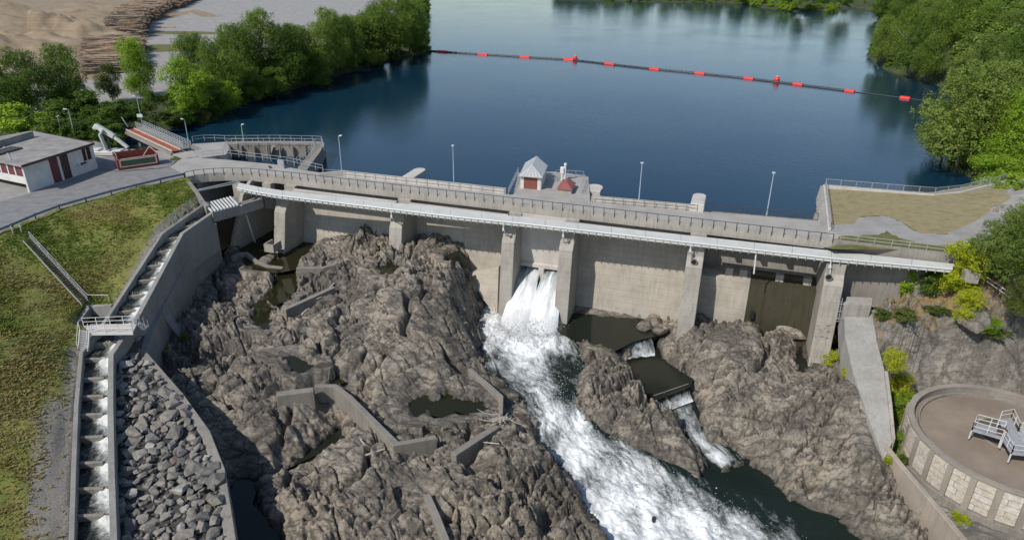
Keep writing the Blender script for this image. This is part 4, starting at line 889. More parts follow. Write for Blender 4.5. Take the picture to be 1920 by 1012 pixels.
# stair down the grass
SG = thing('slope_stair', 'narrow steel stairway with handrail climbing the grass slope to the road', 'stairway', at(160, 568, -6.9))
a, b = at(50, 449, -.6), at(160, 568, -6.4); hd = (b-a)*[1, 1, 0]; hd /= np.linalg.norm(hd); sx = np.array([hd[1], -hd[0], 0])*.45
for sgn in (-1, 1): MB().beam(a+sx*sgn, b+sx*sgn, .06, .2).build('stringer', GALV, SG)
for k in range(34):
    c = a+(b-a)*(k+.5)/34; MB().box(c+Z3*.05, (.2, .82, .05), (hd, sx/.45, Z3)).build('tread', DSTEEL, SG)
rails(SG, [a-sx, b-sx], .95, 2.2, GALV, .03, (1, .5)); rails(SG, [b-sx, at(205, 566, -6.5)], .95, 2, LSTEEL, .03, (1,))
for du in (-8, 8):
    p = at(33+du, 438-du*.2, -.3); MB().box(p+Z3*.6, (.08, .08, 1.2)).box(p+Z3*.9, (.5, .05, .05)).build('top_post', LSTEEL, SG)
# outer lower wall with its shaded face
LWT = thing('retaining_wall', 'long bent concrete retaining wall between the fish ladder and the shaded rock', 'wall', LOWWALL[3])
MB().path(LOWWALL[:4], 1.1, 9, zb=[-14, -15, -16, -17]).build('wall', LADCONC, LWT, bevel=.04)
MB().path([p+np.array([0, 0, -.02]) for p in LOWWALL[3:]], .95, 7).build('wall', OLDCONC, LWT, bevel=.06)
TR = MB(); L1 = [onL(PXR, v) for v in (400, 437, 500, 560, 592, 620, 650)]; L2 = [at(*p) for p in ((400,419,-5.2),(356,468,-6.9),(330,516,-8),(310,556,-8.9),(299,578,-9.4),(285,610,-10.0),(270,648,-10.6))]
for a, b, c, d in zip(L1, L2, L1[1:], L2[1:]): TR.extrude([np.array([*a[:2], b[2]]), b, d, np.array([*c[:2], d[2]])], (0, 0, -.5))
o = TR.build('ledge', OLDCONC, LWT)
# steel ladders on the retaining wall
MS = thing('steel_stair', 'steep shaded steel stair leaning from the retaining wall down to the rock', 'stairway', at(344, 622, -13.2))
a, b = at(300, 577, -9.0), at(338, 628, -13.2); hd = (b-a)*[1, 1, 0]; hd /= np.linalg.norm(hd); sx = np.array([hd[1], -hd[0], 0])*.5
for sgn in (-1, 1): MB().beam(a+sx*sgn, b+sx*sgn, .08, .2).build('stringer', GALV, MS)
for k in range(15): MB().box(a+(b-a)*(k+.5)/15, (.22, .95, .05), (hd, sx/.5, Z3)).build('tread', GALV, MS)
for sgn in (-1, 1): rails(MS, [a+sx*sgn, b+sx*sgn], .95, 1.6, GALV, .03, (1, .5))
rails(MS, [at(298, 573, -9), at(306, 560, -8.7)], 1.1, .9, GALV, .03)
GS = thing('wall_steps', 'small railed steel steps from the right end of the footbridge down the ladder wall', 'steps', at(266, 612, -8))
a, b = at(258, 606, -6.7), at(275, 616, -8.2)
for k in range(5): MB().box(a+(b-a)*(k+.5)/5, (.3, .9, .05)).build('tread', GALV, GS)
for dy in (-.5, .5): rails(GS, [a+np.array([0, dy, 0]), b+np.array([0, dy, 0])], .95, 1.0, GALV, .03, (1, .5))
# wire fence at the top of the ladder
FE = thing('wire_fence', 'grey wire fence on the grass edge above the upper fish ladder', 'fence', at(300, 436, -2.9)); P = arc([at(293, 441, -2.8), at(335, 405, -2.1), at(374, 380, -1.5)], 1.8)
for p in P: MB().box(p+Z3*.6, (.06, .06, 1.4)).build('post', GALV, FE)
m = MB()
for a, b in zip(P, P[1:]):
    for k in range(6): m.beam(a+Z3*(.1+.22*k), b+Z3*(.1+.22*k), .014, .014)
    for k in range(8): c = a+(b-a)*k/8; m.beam(c+Z3*.05, c+Z3*1.25, .014, .014, (1, 0, 0))
o = m.build('wire', GALV, FE); o['kind'] = 'stuff'
# ------------------------------------------------------------------ stone bed
SBD = thing('stone_bed', 'bed of loose grey riprap stones between the fish ladder and the bent retaining wall', 'stone bed', at(300, 800, -11))
LFT = [np.array([*onL(PXR, v)[:2], onL(PXR, v)[2]-1.5]) for v in (600, 664, 760, 880, 1012, 1115)]
RGT = [at(*p) for p in ((285,612,-10.1),(266,664,-10.6),(345,754,-11.2),(410,875,-12.4),(431,1012,-13.3),(444,1120,-14.0))]
m = MB(); m.add(LFT+RGT, [(i, i+1, 7+i, 6+i) for i in range(5)]); o = m.build('bed', simple('bed_gravel', (.06, .058, .052), .95, .3, 3, 0, .5), SBD)
BEDP = LFT+RGT[::-1]; BT_ = TPS(LFT+RGT, .05)
import bmesh
def hull(seed, n=16):
    r = np.random.default_rng(seed); bm = bmesh.new(); q = r.normal(size=(n, 3)); q /= np.linalg.norm(q, axis=1)[:, None]; q *= (.75+.35*r.random((n, 1)))
    q = np.sign(q)*np.abs(q)**.75
    for p in q: bm.verts.new(p)
    h = bmesh.ops.convex_hull(bm, input=bm.verts); bmesh.ops.delete(bm, geom=list({g for g in h['geom_interior'] if isinstance(g, bmesh.types.BMVert)}), context='VERTS')
    bmesh.ops.bevel(bm, geom=list(bm.edges), offset=.07, segments=1, affect='EDGES') if n < 0 else None
    me = bpy.data.meshes.new('stone'); bm.to_mesh(me); bm.free(); me.materials.append(STONE[0]); return me
HULLS = [hull(100+i, 13+i % 5) for i in range(18)]
def place_stone(name, p, sz, r, parent, mat):
    o = bpy.data.objects.new(name, HULLS[int(r.integers(len(HULLS)))]); COL.objects.link(o); o.parent = parent
    o.location = Vector(p)-(abs_loc(parent) if parent else Vector((0, 0, 0))); o.rotation_euler = (r.normal()*.25, r.normal()*.25, r.random()*6.28)
    o.scale = (sz*(.9+.4*r.random()), sz*(.75+.3*r.random()), sz*(.42+.2*r.random())); o.material_slots[0].link = 'OBJECT'; o.material_slots[0].material = mat; return o
def stones():
    r = np.random.default_rng(17); P = np.array([p[:2] for p in BEDP]); lo, hi = P.min(0), P.max(0); C_ = []
    cand = lo+(hi-lo)*r.random((9000, 2)); sd = poly_sd(cand[:, 0], cand[:, 1], P); cand = cand[sd < -.35]
    big = []
    for c in cand:
        rad = .38+.40*r.random()**1.8
        if all((c[0]-b[0])**2+(c[1]-b[1])**2 > ((rad+b[2])*.80)**2 for b in big): big.append((c[0], c[1], rad))
    big.sort(key=lambda b: -b[2]/(b[1]))
    mats = [STONE[0]]*7+[STONE[1]]*3+[STONE[2]]*4+[STONE[3]]*2+[STONE[4]]*1
    rest = big[300:]
    for x, y, rad in big[:300]:
        z = float(BT_(np.array(x), np.array(y))); k = int(r.integers(len(mats))); mt = mats[k]
        if mt is STONE[4] and r.random() < .8: mt = STONE[0]
        if mt is STONE[3] and r.random() < .5: mt = STONE[2]
        place_stone('stone', (x, y, z+rad*.35+.1*r.normal()), rad*1.28, r, SBD, mt)
    V, F = [], []
    for i in range(500):
        c = cand[int(r.integers(len(cand)))]; s = .16+.16*r.random(); z = float(BT_(np.array(c[0]), np.array(c[1])))+.12; b = len(V)
        q = r.normal(size=(6, 3)); V += [np.array([c[0], c[1], z])+v*s for v in np.array([(1,0,0),(-1,0,0),(0,1,0),(0,-1,0),(0,0,1),(0,0,-1)])*(.7+.5*r.random((6, 1)))+q*.12]
        F += [(b, b+2, b+4), (b+2, b+1, b+4), (b+1, b+3, b+4), (b+3, b, b+4), (b+2, b, b+5), (b+1, b+2, b+5), (b+3, b+1, b+5), (b, b+3, b+5)]
    for x, y, rad in rest:
        me = HULLS[int(r.integers(len(HULLS)))]; q = np.array([v.co[:] for v in me.vertices])*rad*1.2*np.array([1, .9, .5]); a = r.random()*6.28; b = len(V); z = float(BT_(np.array(x), np.array(y)))+rad*.35
        V += [np.array([x, y, z])+np.array([p[0]*math.cos(a)-p[1]*math.sin(a), p[0]*math.sin(a)+p[1]*math.cos(a), p[2]]) for p in q]
        for pl in me.polygons:
            vi = list(pl.vertices); F += [(b+vi[0], b+vi[i], b+vi[i+1]) for i in range(1, len(vi)-1)]
    o = mesh_np('small_stones', np.array(V)-np.array(abs_loc(SBD)), F, STONE[1], False, SBD); o['kind'] = 'stuff'
    print('stones', len(big))
stones()

# ------------------------------------------------------------------ road and guard rail
def sheet(name, px, mat, z=.02): return tag(MB().add([at(u, v, z) for u, v in px], [tuple(range(len(px)))]).build(name, mat), kind='structure')
sheet('road', [(-420,559),(-150,493),(0,440),(50,417),(100,397),(200,368),(300,343),(345,333),(349,329),(318,313),(300,316),(225,322),(186,317),(120,338),(56,362),(0,378),(-150,415),(-400,470)], ASPHALT)
sheet('yard', [(56,361),(120,337),(186,316),(225,321),(300,315),(318,312.5),(330,302),(300,296),(225,290),(180,292),(160,270),(60,300),(0,330),(0,376)], ASPHALT, .012)
GR = thing('guard_rail', 'blue grey steel guard rail along the road above the grass slope', 'guard rail', ROADE[4]); gp = [p+np.array([0, .25, 0]) for p in arc(ROADE[1:8], 3.6)]
for p in gp: MB().box(p+Z3*.36, (.12, .12, .9)).build('post', DSTEEL, GR)
BLUE = simple('guard_blue', (.17, .21, .28), .5, .1, 2, .2, .05)
m = MB()
for a, b in zip(gp, gp[1:]): m.beam(a+Z3*.62, b+Z3*.62, .14, .32); 
m.build('beam', BLUE, GR)

# ------------------------------------------------------------------ service building
HB = thing('service_building', 'white rendered flat-roofed building with brown doors beside the road', 'building', at(56, 361, 0)); ZT = 4.1
MAROON = simple('maroon_panel', (.14, .035, .04), .6, .1, 2, 0, .05); BROWN = simple('brown_door', (.055, .032, .028), .6, .15, 2, 0, .08); GLASSD = simple('dark_glass', (.02, .022, .025), .15, .1, 1, 0, 0); FLATROOF = simple('flat_roof_felt', (.27, .26, .245), .9, .16, .5, 0, .2)
A, B = at(56, 361, 0), at(184, 316, 0); ex = (B-A); LW = np.linalg.norm(ex); ex /= LW; ey = np.array([-ex[1], ex[0], 0])
def wallp(t0, t1, z0, z1, off=0.0, th=.3): return MB().box(A+ex*LW*(t0+t1)/2+ey*(th/2+off)+Z3*(z0+z1)/2, (LW*(t1-t0), th, z1-z0), (ex, ey, Z3))
for t0, t1 in ((0, .34), (.46, .49), (.61, .82), (.95, 1)): wallp(t0, t1, 0, ZT).build('wall', WALLM, HB)
wallp(.82, .95, 0, 1.9).build('wall', WALLM, HB); w_ = wallp(.82, .95, 1.9, ZT, .12, .12).build('window', GLASSD, HB)
wallp(.815, .955, 1.82, 1.9, -.1, .25).build('sill', GALV, w_)
for t in (.885,): wallp(t-.004, t+.004, 1.9, ZT, .06, .1).build('frame', WHITE, w_)
for t0, t1, mt in ((.34, .46, MAROON), (.49, .61, BROWN)):
    d = wallp(t0, t1, 0, ZT-.05, .12, .12).build('door', mt, HB); n = 4
    for k in range(n): wallp(t0+(t1-t0)*(k+.04)/n, t0+(t1-t0)*(k+.96)/n, .05, ZT-.2, .08, .06).build('door_panel', mt, d)
for u, v, sz in ((148, 309, .5), (154, 311, .35), (139, 309, .4)):
    t = (u+8-56)/128; MB().box(A+ex*LW*t-ey*.1+Z3*1.6, (sz, .2, sz*.6), (ex, ey, Z3)).build('meter_box', DSTEEL if sz != .4 else GALV, HB)
DEP = 13.0; lx = at(0, 305, ZT)-at(41, 313, ZT); lx /= np.linalg.norm(lx)
# left front, maroon panels between white mullions over a white band and a dark undercroft
def leftp(d0, d1, z0, z1, off=0.0, th=.25): 
    nn = np.array([-lx[1], lx[0], 0]); nn = -nn if nn @ (np.array([0, -1., 0])) < 0 else nn
    return MB().box(A+lx*(d0+d1)/2-nn*(th/2+off)+Z3*(z0+z1)/2, (d1-d0, th, z1-z0), (lx, nn, Z3))
LL = 16.0
leftp(.3, LL, 1.2, 2.3).build('wall', WALLM, HB); leftp(.0, .3, 0, ZT).build('corner_pier', WALLM, HB)
for k in range(9):
    a0 = .3+1.7*k; p_ = leftp(a0+.12, a0+1.58, 2.3, ZT, .06, .12).build('maroon_panel', MAROON, HB); leftp(a0+1.58, a0+1.82, 2.3, ZT, -.04).build('mullion', WHITE, HB)
leftp(2.5, LL, -2.0, 1.2, 2.2, .3).build('undercroft_wall', OLDCONC, HB); leftp(4.2, 6.4, -1.2, .6, 2.1, .3).build('undercroft_window', GLASSD, HB)
rc = [at(41, 313, ZT), at(174, 271, ZT), at(60, 248, ZT), at(41, 313, ZT)+lx*LL+(at(60, 248, ZT)-at(174, 271, ZT))*.3]
roof = MB().slab([p+(p-(rc[0]+rc[2])/2)*.02 for p in rc], ZT+.22, .22).build('roof', FLATROOF, HB)
m = MB()
for a, b in ((rc[0], rc[1]), (rc[1], rc[2])): m.beam(a+(a-(rc[0]+rc[2])/2)*.025+Z3*.12, b+(b-(rc[0]+rc[2])/2)*.025+Z3*.12, .14, .34)
m.build('roof_edge', BROWN, roof)
m = MB(); c = at(8, 284, ZT+.3); m.box(c, (4.5, 2.2, .35), (ex, ey, Z3)); m.build('roof_hatch', DSTEEL, roof)
MB().path([at(60, 246, ZT+1.2), at(0, 263, ZT+1.2), at(-60, 281, ZT+1.2)], .3, 1.4).build('roof_upstand', FLATROOF, roof)
MB().beam(at(0, 262, ZT+.3), at(20, 300, ZT+.26), .3, .05).build('roof_seam', GALV, roof)

# ------------------------------------------------------------------ crane
CR = thing('loader_crane', 'white knuckle boom loader crane with grapple standing beside the service building', 'crane', at(207, 291, 0)); y0 = at(207, 291, 0)[1]; Y = lambda u, v, d=0: atY(u, v, y0+d)
CW = simple('crane_white', (.60, .60, .58), .5, .1, 1.5, 0, .08)
b0 = at(200, 290, 0)
MB().box(b0+Z3*.45, (3.6, 2.4, .7)).build('base', CW, CR, bevel=.08); MB().box(b0+np.array([-1.4, -.2, .9]), (1.4, 1.6, .5)).build('cabinet', CW, CR, bevel=.06)
MB().box(b0+np.array([1.9, .3, .75]), (2.0, 1.6, .35)).build('outrigger', CW, CR, bevel=.05)
for dd in (-.5, .5):
    MB().beam(Y(200, 281, dd), Y(187, 252, dd), .28, .75, (0, 1, 0)).build('column', CW, CR, bevel=.05)
    MB().beam(Y(187, 254, dd), Y(193, 243, dd), .28, .7, (0, 1, 0)).build('column_head', CW, CR, bevel=.05)
MB().tube(Y(205, 280), Y(203, 256), .22, 8).build('lift_cylinder', DSTEEL, CR); MB().tube(Y(203, 257), Y(212, 250), .12, 8).build('piston', LSTEEL, CR)
MB().beam(Y(178, 235), Y(214, 256), .75, .8, (0, 1, 0)).build('boom', CW, CR, bevel=.06); MB().beam(Y(212, 255), Y(240, 277), .5, .55, (0, 1, 0)).build('boom_extension', CW, CR, bevel=.05)
MB().beam(Y(176, 236), Y(182, 240), 1.0, .5, (0, 1, 0)).build('counterweight', CW, CR, bevel=.05)
g = MB(); 
for k in range(5):
    a = k*1.256; p = Y(243, 281); g.tube(p, p+np.array([math.cos(a)*.7, math.sin(a)*.7, -.5]), .09, 5); g.tube(p+np.array([math.cos(a)*.7, math.sin(a)*.7, -.5]), p+np.array([math.cos(a)*.35, math.sin(a)*.35, -1.2]), .08, 5, .03)
g.tube(Y(240, 277), Y(243, 281), .2, 6); g.build('grapple', DSTEEL, CR)

# ------------------------------------------------------------------ debris container
RED = simple('faded_red', (.22, .045, .03), .7, .2, 2, 0, .15); GREEN = simple('green_slat', (.04, .10, .06), .6, .15, 2, 0, .1); FRM = simple('faded_frame', (.52, .42, .38), .7, .12, 2, 0, .1)
DC = thing('debris_container', 'red steel debris container with green slatted front at the roadside', 'container', at(262, 316, 0)); a, b = at(223, 320, 0), at(300, 309, 0); ux = b-a; Lc = np.linalg.norm(ux); ux /= Lc; uy = np.array([-ux[1], ux[0], 0])
def cb(x0, x1, y0_, y1, z0, z1): return MB().box(a+ux*(x0+x1)/2+uy*(y0_+y1)/2+Z3*(z0+z1)/2, (x1-x0, y1-y0_, z1-z0), (ux, uy, Z3))
cb(0, Lc, 0, 2.4, .1, .25).build('floor', RED, DC); cb(0, Lc, 2.3, 2.4, .1, 2.5).build('back_wall', RED, DC); cb(0, .1, 0, 2.4, .1, 1.9).build('end_wall', RED, DC); cb(Lc-.1, Lc, 0, 2.4, .1, 1.9).build('end_wall', RED, DC)
f_ = cb(0, Lc, 0, .08, .1, 1.75).build('front_wall', RED, DC)
for x0, x1, z0, z1 in ((.3, Lc-.3, 1.5, 1.68), (.3, Lc-.3, .42, .58), (.3, .5, .58, 1.5), (Lc-.5, Lc-.3, .58, 1.5)): cb(x0, x1, -.06, .0, z0, z1).build('front_frame', FRM, f_)
for k in range(14): x0 = .85+(Lc-1.7)*k/14; cb(x0+.03, x0+(Lc-1.7)/14-.03, -.06, 0, .6, 1.48).build('green_slat', GREEN, f_)
for k in range(16): x0 = .35+(Lc-.7)*k/16; cb(x0+.03, x0+(Lc-.7)/16-.05, -.05, 0, .13, .38).build('red_slat', RED, f_)
m = MB(); tl = lambda x, y, z: a+ux*x+uy*y+Z3*z
m.tube(tl(Lc-2.2, .2, 1.8), tl(Lc-.9, 1.2, 3.0), .06, 5); m.tube(tl(Lc-.9, 1.2, 3.0), tl(Lc, .1, 2.0), .06, 5); m.tube(tl(Lc-.9, 1.2, 3.0), tl(Lc, 2.3, 2.2), .06, 5); m.tube(tl(.1, 0, 1.75), tl(.1, 0, 2.6), .05, 5); m.tube(tl(.1, 0, 2.6), tl(.1, 2.3, 2.6), .05, 5); m.tube(tl(0, .05, 1.78), tl(Lc, .05, 1.78), .06, 5)
m.build('hoist_frame', FRM, DC)

# ------------------------------------------------------------------ trash rack trough with walkway
ORANGE = simple('rusty_orange', (.30, .085, .035), .75, .25, 2, 0, .15)
TT = thing('trash_trough', 'orange rusty debris trough with a grey railed walkway over the intake channel', 'trough', at(331, 284, .3))
a, b = at(244, 243, .7), at(331, 283, .5); ux = (b-a); Lt = np.linalg.norm(ux); ux /= Lt; uy = np.cross(Z3, ux); uy = uy if uy[1] > 0 else -uy
def bar(off, w, z, h, name, mat, a0=0., a1=1.): return MB().beam(a+ux*Lt*a0+uy*off+Z3*z, a+ux*Lt*a1+uy*off+Z3*z, w, h).build(name, mat, TT)
bar(0, 1.3, 0, .08, 'trough_floor', ORANGE); bar(-.75, .10, .1, .3, 'trough_side', FRM); bar(.75, .10, .1, .3, 'trough_side', FRM); bar(-.8, .5, -.5, .5, 'girder', OLDCONC)
bar(1.9, 1.5, .1, .12, 'walkway_deck', OLDCONC); bar(1.9, 1.4, -.6, .3, 'girder', DSTEEL)
for off in (1.2, 2.65):
    P = arc([a+uy*off+Z3*.15, b+uy*off+Z3*.15], 1.1)
    for p in P: MB().box(p+Z3*.6, (.06, .06, 1.2)).build('post', LSTEEL, TT)
    for k in (.3, .6, .9, 1.2): 
        m = MB(); m.beam(P[0]+Z3*k, P[-1]+Z3*k, .05, .05); m.build('rail', LSTEEL, TT)
for t in (.05, .35, .65, .95): MB().box(a+ux*Lt*t+uy*.9-Z3*2.2, (.4, .4, 3.4)).build('pile', OLDCONC, TT)
MB().slab([at(322, 288, .1), at(348, 297, .1), at(372, 293, .1), at(352, 272, .1), at(334, 282, .1)], .1, .5).build('landing', DECK, TT)
# ------------------------------------------------------------------ intake basin
IB = thing('intake_basin', 'concrete intake basin with steel railings standing in the lake', 'basin', at(500, 290, 0))
MB().slab([at(360, 270, 0), at(424, 266, 0), at(432, 278, 0), at(424, 290, 0), at(372, 297, 0), at(352, 296, 0)], .004, 4).build('deck', DECK, IB)
MB().path([at(424, 267.5, 0), at(520, 266.5, 0), at(603, 267.5, 0)], 2.0, 5).build('lake_wall', OLDCONC, IB, bevel=.05)
MB().path([at(600, 268.5, .002), at(590, 286, .002), at(566, 317, .002)], 1.8, 5).build('end_wall', OLDCONC, IB, bevel=.05)
MB().slab([at(424, 272, -3), at(600, 270, -3), at(566, 312, -3), at(420, 296, -3)], -3, .6).build('floor', OLDCONC, IB)
MB().beam(at(514, 274, -.2), at(508, 293, -2.6), .6, .5).build('buttress', OLDCONC, IB)
for k in range(6): p = at(452+24*k, 273.2, -.3); MB().box(p-Z3*1.5+np.array([0, -.1, 0]), (.25, .5, 2.9)).build('wall_rib', OLDCONC, IB)
o = railing('basin_railing', 'outer steel railing on the lake side of the intake basin', [at(362, 267, 0), at(390, 263.5, 0), at(424, 265.2, 0), at(520, 264.4, 0), at(603, 266, 0), at(608, 282, 0)], 1.1, 2.0, GALV, (1.0, .5), .035, mesh_fill=None)
o = railing('basin_railing', 'inner steel railing round the far edge of the intake basin pit', [at(419, 290, 0), at(428, 271.5, 0), at(520, 270.5, 0), at(592, 271.5, 0)], 1.1, 2.0, GALV, (1.0, .5), .035)
o = railing('basin_railing', 'slanting steel railing across the near right corner of the intake basin', [at(590, 272, 0), at(582, 286, 0), at(552, 312, 0)], 1.1, 1.6, GALV, (1.0, .5), .035)
o = railing('basin_railing', 'steel railing between the intake basin and the dam road', [at(380, 295.5, 0), at(421, 291.5, 0), at(470, 298, 0), at(540, 307, 0), at(606, 322, 0)], 1.1, 1.7, GALV, (1.0, .5), .035)
MB().box(at(527, 308, .7), (1.0, .5, 1.4)).build('control_box', GALV, thing('control_cabinet', 'grey control cabinet beside the intake basin railing', 'cabinet', at(527, 308, 0)))
MB().box(at(506.5, 313.5, .03), (.45, 1.6, .04), ((.87, .5, 0), (-.5, .87, 0), (0, 0, 1))).build('cover_plate', DSTEEL, thing('road_cover', 'dark oblong cover plate lying in the dam road surface', 'cover', at(506.5, 313.5, 0)))
# ------------------------------------------------------------------ lamps
def lamp(base, h, label, arm):
    L = thing('street_lamp', label, 'lamp', base, 'lamp posts along the dam and road'); b = np.asarray(base)
    MB().tube(b, b+Z3*h, .085, 8, .055).build('pole', LAMPM, L); MB().tube(b, b+Z3*.5, .12, 8).build('foot', LAMPM, L)
    if arm:
        d = np.array([arm, -.25, 0.]); MB().beam(b+Z3*h, b+Z3*(h+.12)+d*.4, .07, .07).build('arm', LAMPM, L); MB().beam(b+Z3*(h+.1)+d*.3, b+Z3*(h+.2)+d*1.2, .38, .2).build('lamp_head', WHITE, L, bevel=.05)
    else:
        MB().tube(b+Z3*h, b+Z3*(h+.25), .10, 10, .26).build('lamp_head', WHITE, L); MB().tube(b+Z3*(h+.25), b+Z3*(h+.33), .28, 10, .2).build('lamp_cap', LAMPM, L)
    return L
for (u, v), h, lb, arm, zz in (((1437, 405), 6.0, 'lamp post on the lake railing nearest the lawn terrace', 0, .0), ((1197, 384), 6.0, 'lamp post on the lake wall right of the gatehouse', 0, .0), ((851, 347), 6.0, 'lamp post on the lake wall left of the gatehouse', 0, 0), ((641, 321), 5.8, 'lamp post beside the right end of the intake basin', .5, 0),
        ((457, 266), 3.2, 'short lamp post on the far wall of the intake basin', .5, 0), ((353, 263), 3.9, 'lamp post at the lower end of the railed trough walkway', -.45, 0), ((268, 238), 6.0, 'lamp post carrying a white sign among the trees', -.6, 0), ((142, 262), 5.6, 'lamp post behind the roof of the service building', -.6, 0)):
    L = lamp(at(u, v, zz), h, lb, arm)
    if u == 268: MB().box(at(u, v, 0)+Z3*2.3+np.array([-.1, -.15, 0]), (1.1, .06, .65)).build('sign', WHITE, L)
AN = thing('antenna_mast', 'thin mast with a forked tip behind the service building roof', 'mast', at(119, 262, 0)); b = at(119, 262, 0)
MB().tube(b, b+Z3*4.6, .06, 6).build('mast', GALV, AN); MB().tube(b+Z3*4.0+np.array([-.3, 0, .3]), b+Z3*4.2+np.array([.35, 0, .3]), .04, 5).build('fork', LSTEEL, AN)
b = at(240, 238, 0); AN = thing('leaning_post', 'pale leaning post at the far end of the orange trough', 'post', b); MB().tube(b, b+np.array([-.9, 0, 2.0]), .1, 7).build('post', LSTEEL, AN)
# ------------------------------------------------------------------ right bank: ramp, wall, tank
rp_ = [(1582,566,-6),(1632,566,-6),(1644,640,-8.2),(1660,700,-9.9),(1668,760,-11.5),(1674,826,-13.4),(1657,862,-14.4),(1627,780,-12.1),(1600,700,-9.9),(1584,630,-7.9)]
L_ = [at(*p) for p in rp_[:1]+rp_[:-6:-1]]; L_ = [at(*rp_[0]), at(*rp_[9]), at(*rp_[8]), at(*rp_[7]), at(*rp_[6])]; R_ = [at(*rp_[1]), at(*rp_[2]), at(*rp_[3]), at(*rp_[4]), at(*rp_[5])]
m = MB()
for i in range(4): m.extrude([L_[i], R_[i], R_[i+1], L_[i+1]], (0, 0, -3.5))
o = m.build('ramp', concrete('ramp_concrete', (.35, .34, .31), .55, 0, dark=(.17, .16, .14))); tag(o, kind='structure')
RW = thing('ramp_wall', 'slim concrete kerb wall along the right edge of the concrete ramp', 'wall', R_[2])
MB().path([p+Z3*.35 for p in R_[2:]], .35, 4).build('wall', CONC, RW)
MB().slab([at(1588, 556, -5.2), at(1636, 558, -5.2), at(1634, 572, -5.2), at(1584, 571, -5.2)], -5.2, 2).build('landing', CONC, thing('ramp_landing', 'concrete landing block at the top of the ramp under the dam', 'landing', at(1610, 572, -7)))
BW = thing('bank_wall', 'stained concrete wall between the round tank yard and the lower river', 'wall', BWALL[2])
MB().path(BWALL, .55, 8, zb=[-19, -20, -21, -21.5, -22]).build('wall', concrete('flaking_concrete', (.36, .31, .255), .5, 0, dark=(.15, .135, .11)), BW, bevel=.05)
SLUDGE = simple('sludge', (.255, .205, .16), .6, .11, .22, 0, .03); TCON = concrete('tank_concrete', (.31, .275, .235), .35, 0); BRD = [simple('tank_board_%d' % i, c, .85, .14, 3, 0, .15) for i, c in enumerate(((.50, .45, .385), (.475, .425, .36), (.56, .52, .47)))]
TC = at(1900, 821, -12.0); TRD = 9.6; TK = thing('settling_tank', 'round open concrete tank full of brown sludge with pale boarded sides', 'tank', TC-Z3*4.4)
def ring(mb, r0, r1, z0, z1, n=96):
    vs = []; 
    for r, z in ((r0, z0), (r1, z0), (r1, z1), (r0, z1)):
        vs += [TC+np.array([r*math.cos(2*math.pi*i/n), r*math.sin(2*math.pi*i/n), z]) for i in range(n)]
    fs = []
    for k in range(4):
        for i in range(n): fs.append((k*n+i, k*n+(i+1) % n, ((k+1) % 4)*n+(i+1) % n, ((k+1) % 4)*n+i))
    return mb.add(vs, fs)
ring(MB(), TRD-.45, TRD, -4.4, 0).build('tank_wall', TCON, TK); ring(MB(), TRD-.5, TRD+.12, -.02, .16).build('rim', TCON, TK)
ring(MB(), TRD-1.15, TRD-1.0, -.95, -.3).build('overflow_weir', OLDCONC, TK); ring(MB(), TRD-1.0, TRD-.5, -.95, -.8).build('channel_floor', DARKM, TK)
n = 96; MB().add([TC+np.array([(TRD-.5)*math.cos(2*math.pi*i/n), (TRD-.5)*math.sin(2*math.pi*i/n), -.62]) for i in range(n)], [tuple(range(n))]).build('sludge_surface', SLUDGE, TK)
ring(MB(), TRD+.1, TRD+.5, -4.5, -3.7).build('plinth', OLDCONC, TK)
NPL = 28; rr = np.random.default_rng(8)
for i in range(NPL):
    a = 2*math.pi*i/NPL
    er = np.array([math.cos(a), math.sin(a), 0]); et = np.array([-er[1], er[0], 0])
    if er @ np.array([-.66, -.75, 0]) < -.35: continue
    MB().box(TC+er*(TRD+.14)-Z3*1.95, (.34, .55, 3.7), (er, et, Z3)).build('pilaster', TCON, TK)
    a2 = a+math.pi/NPL; er = np.array([math.cos(a2), math.sin(a2), 0]); et = np.array([-er[1], er[0], 0]); W_ = 2*TRD*math.sin(math.pi/NPL)-.5
    for k in range(5):
        nsp = 1+int(rr.random() < .4); cuts = np.concatenate([[0], np.sort(rr.random(nsp-1)*.7+.15), [1]])
        for c0, c1 in zip(cuts, cuts[1:]):
            if c1-c0 < .12: continue
            MB().box(TC+er*(TRD+.05+.025*rr.random())+et*W_*((c0+c1)/2-.5)-Z3*(.52+.68*k), (.14, W_*(c1-c0)-.05, .56+.06*rr.random()), (er, et, Z3)).build('board', BRD[int(rr.choice([0, 0, 1, 2, 0]))], TK)
def arcring(mb, c, r, a0, a1, w, h, n=30):
    pts = [c+np.array([r*math.cos(a), r*math.sin(a), 0]) for a in np.linspace(a0, a1, n)]; return mb.path(pts, w, h)
cc = at(1893, 815, -12.45); arcring(MB(), cc, 3.0, 0, 6.28, .12, .5, 48).build('centre_well', OLDCONC, TK)
MB().add([cc+np.array([2.95*math.cos(2*math.pi*i/40), 2.95*math.sin(2*math.pi*i/40), -.1]) for i in range(40)], [tuple(range(40))]).build('well_surface', simple('dark_sludge', (.12, .095, .072), .5, .1, .5, 0, 0), TK)
PL = thing('tank_platform', 'white railed cross-shaped service platform on legs over the sludge tank', 'platform', cc); zp = -11.2
def plat(px, open_edges=()):
    P = [at(u, v, zp) for u, v in px]; MB().slab(P, zp, .12).build('deck', GALV, PL)
    for i in range(len(P)):
        if i in open_edges: continue
        rails(PL, [P[i], P[(i+1) % len(P)]], 1.05, 1.2, WHITE, .03, (1, .52))
    for p in P: MB().box(p-Z3*.55, (.1, .1, 1.0)).build('leg', WHITE, PL)
plat([(1822,806),(1878,822),(1882,806),(1829,792)], (1,)); plat([(1880,802),(1884,778),(1906,782),(1908,806)], (0,)) if False else None
plat([(1880,806),(1874,786),(1896,782),(1908,808)], (0, 3)); plat([(1880,824),(1896,850),(1950,856),(1945,812),(1908,808),(1882,806)], (5, 4))
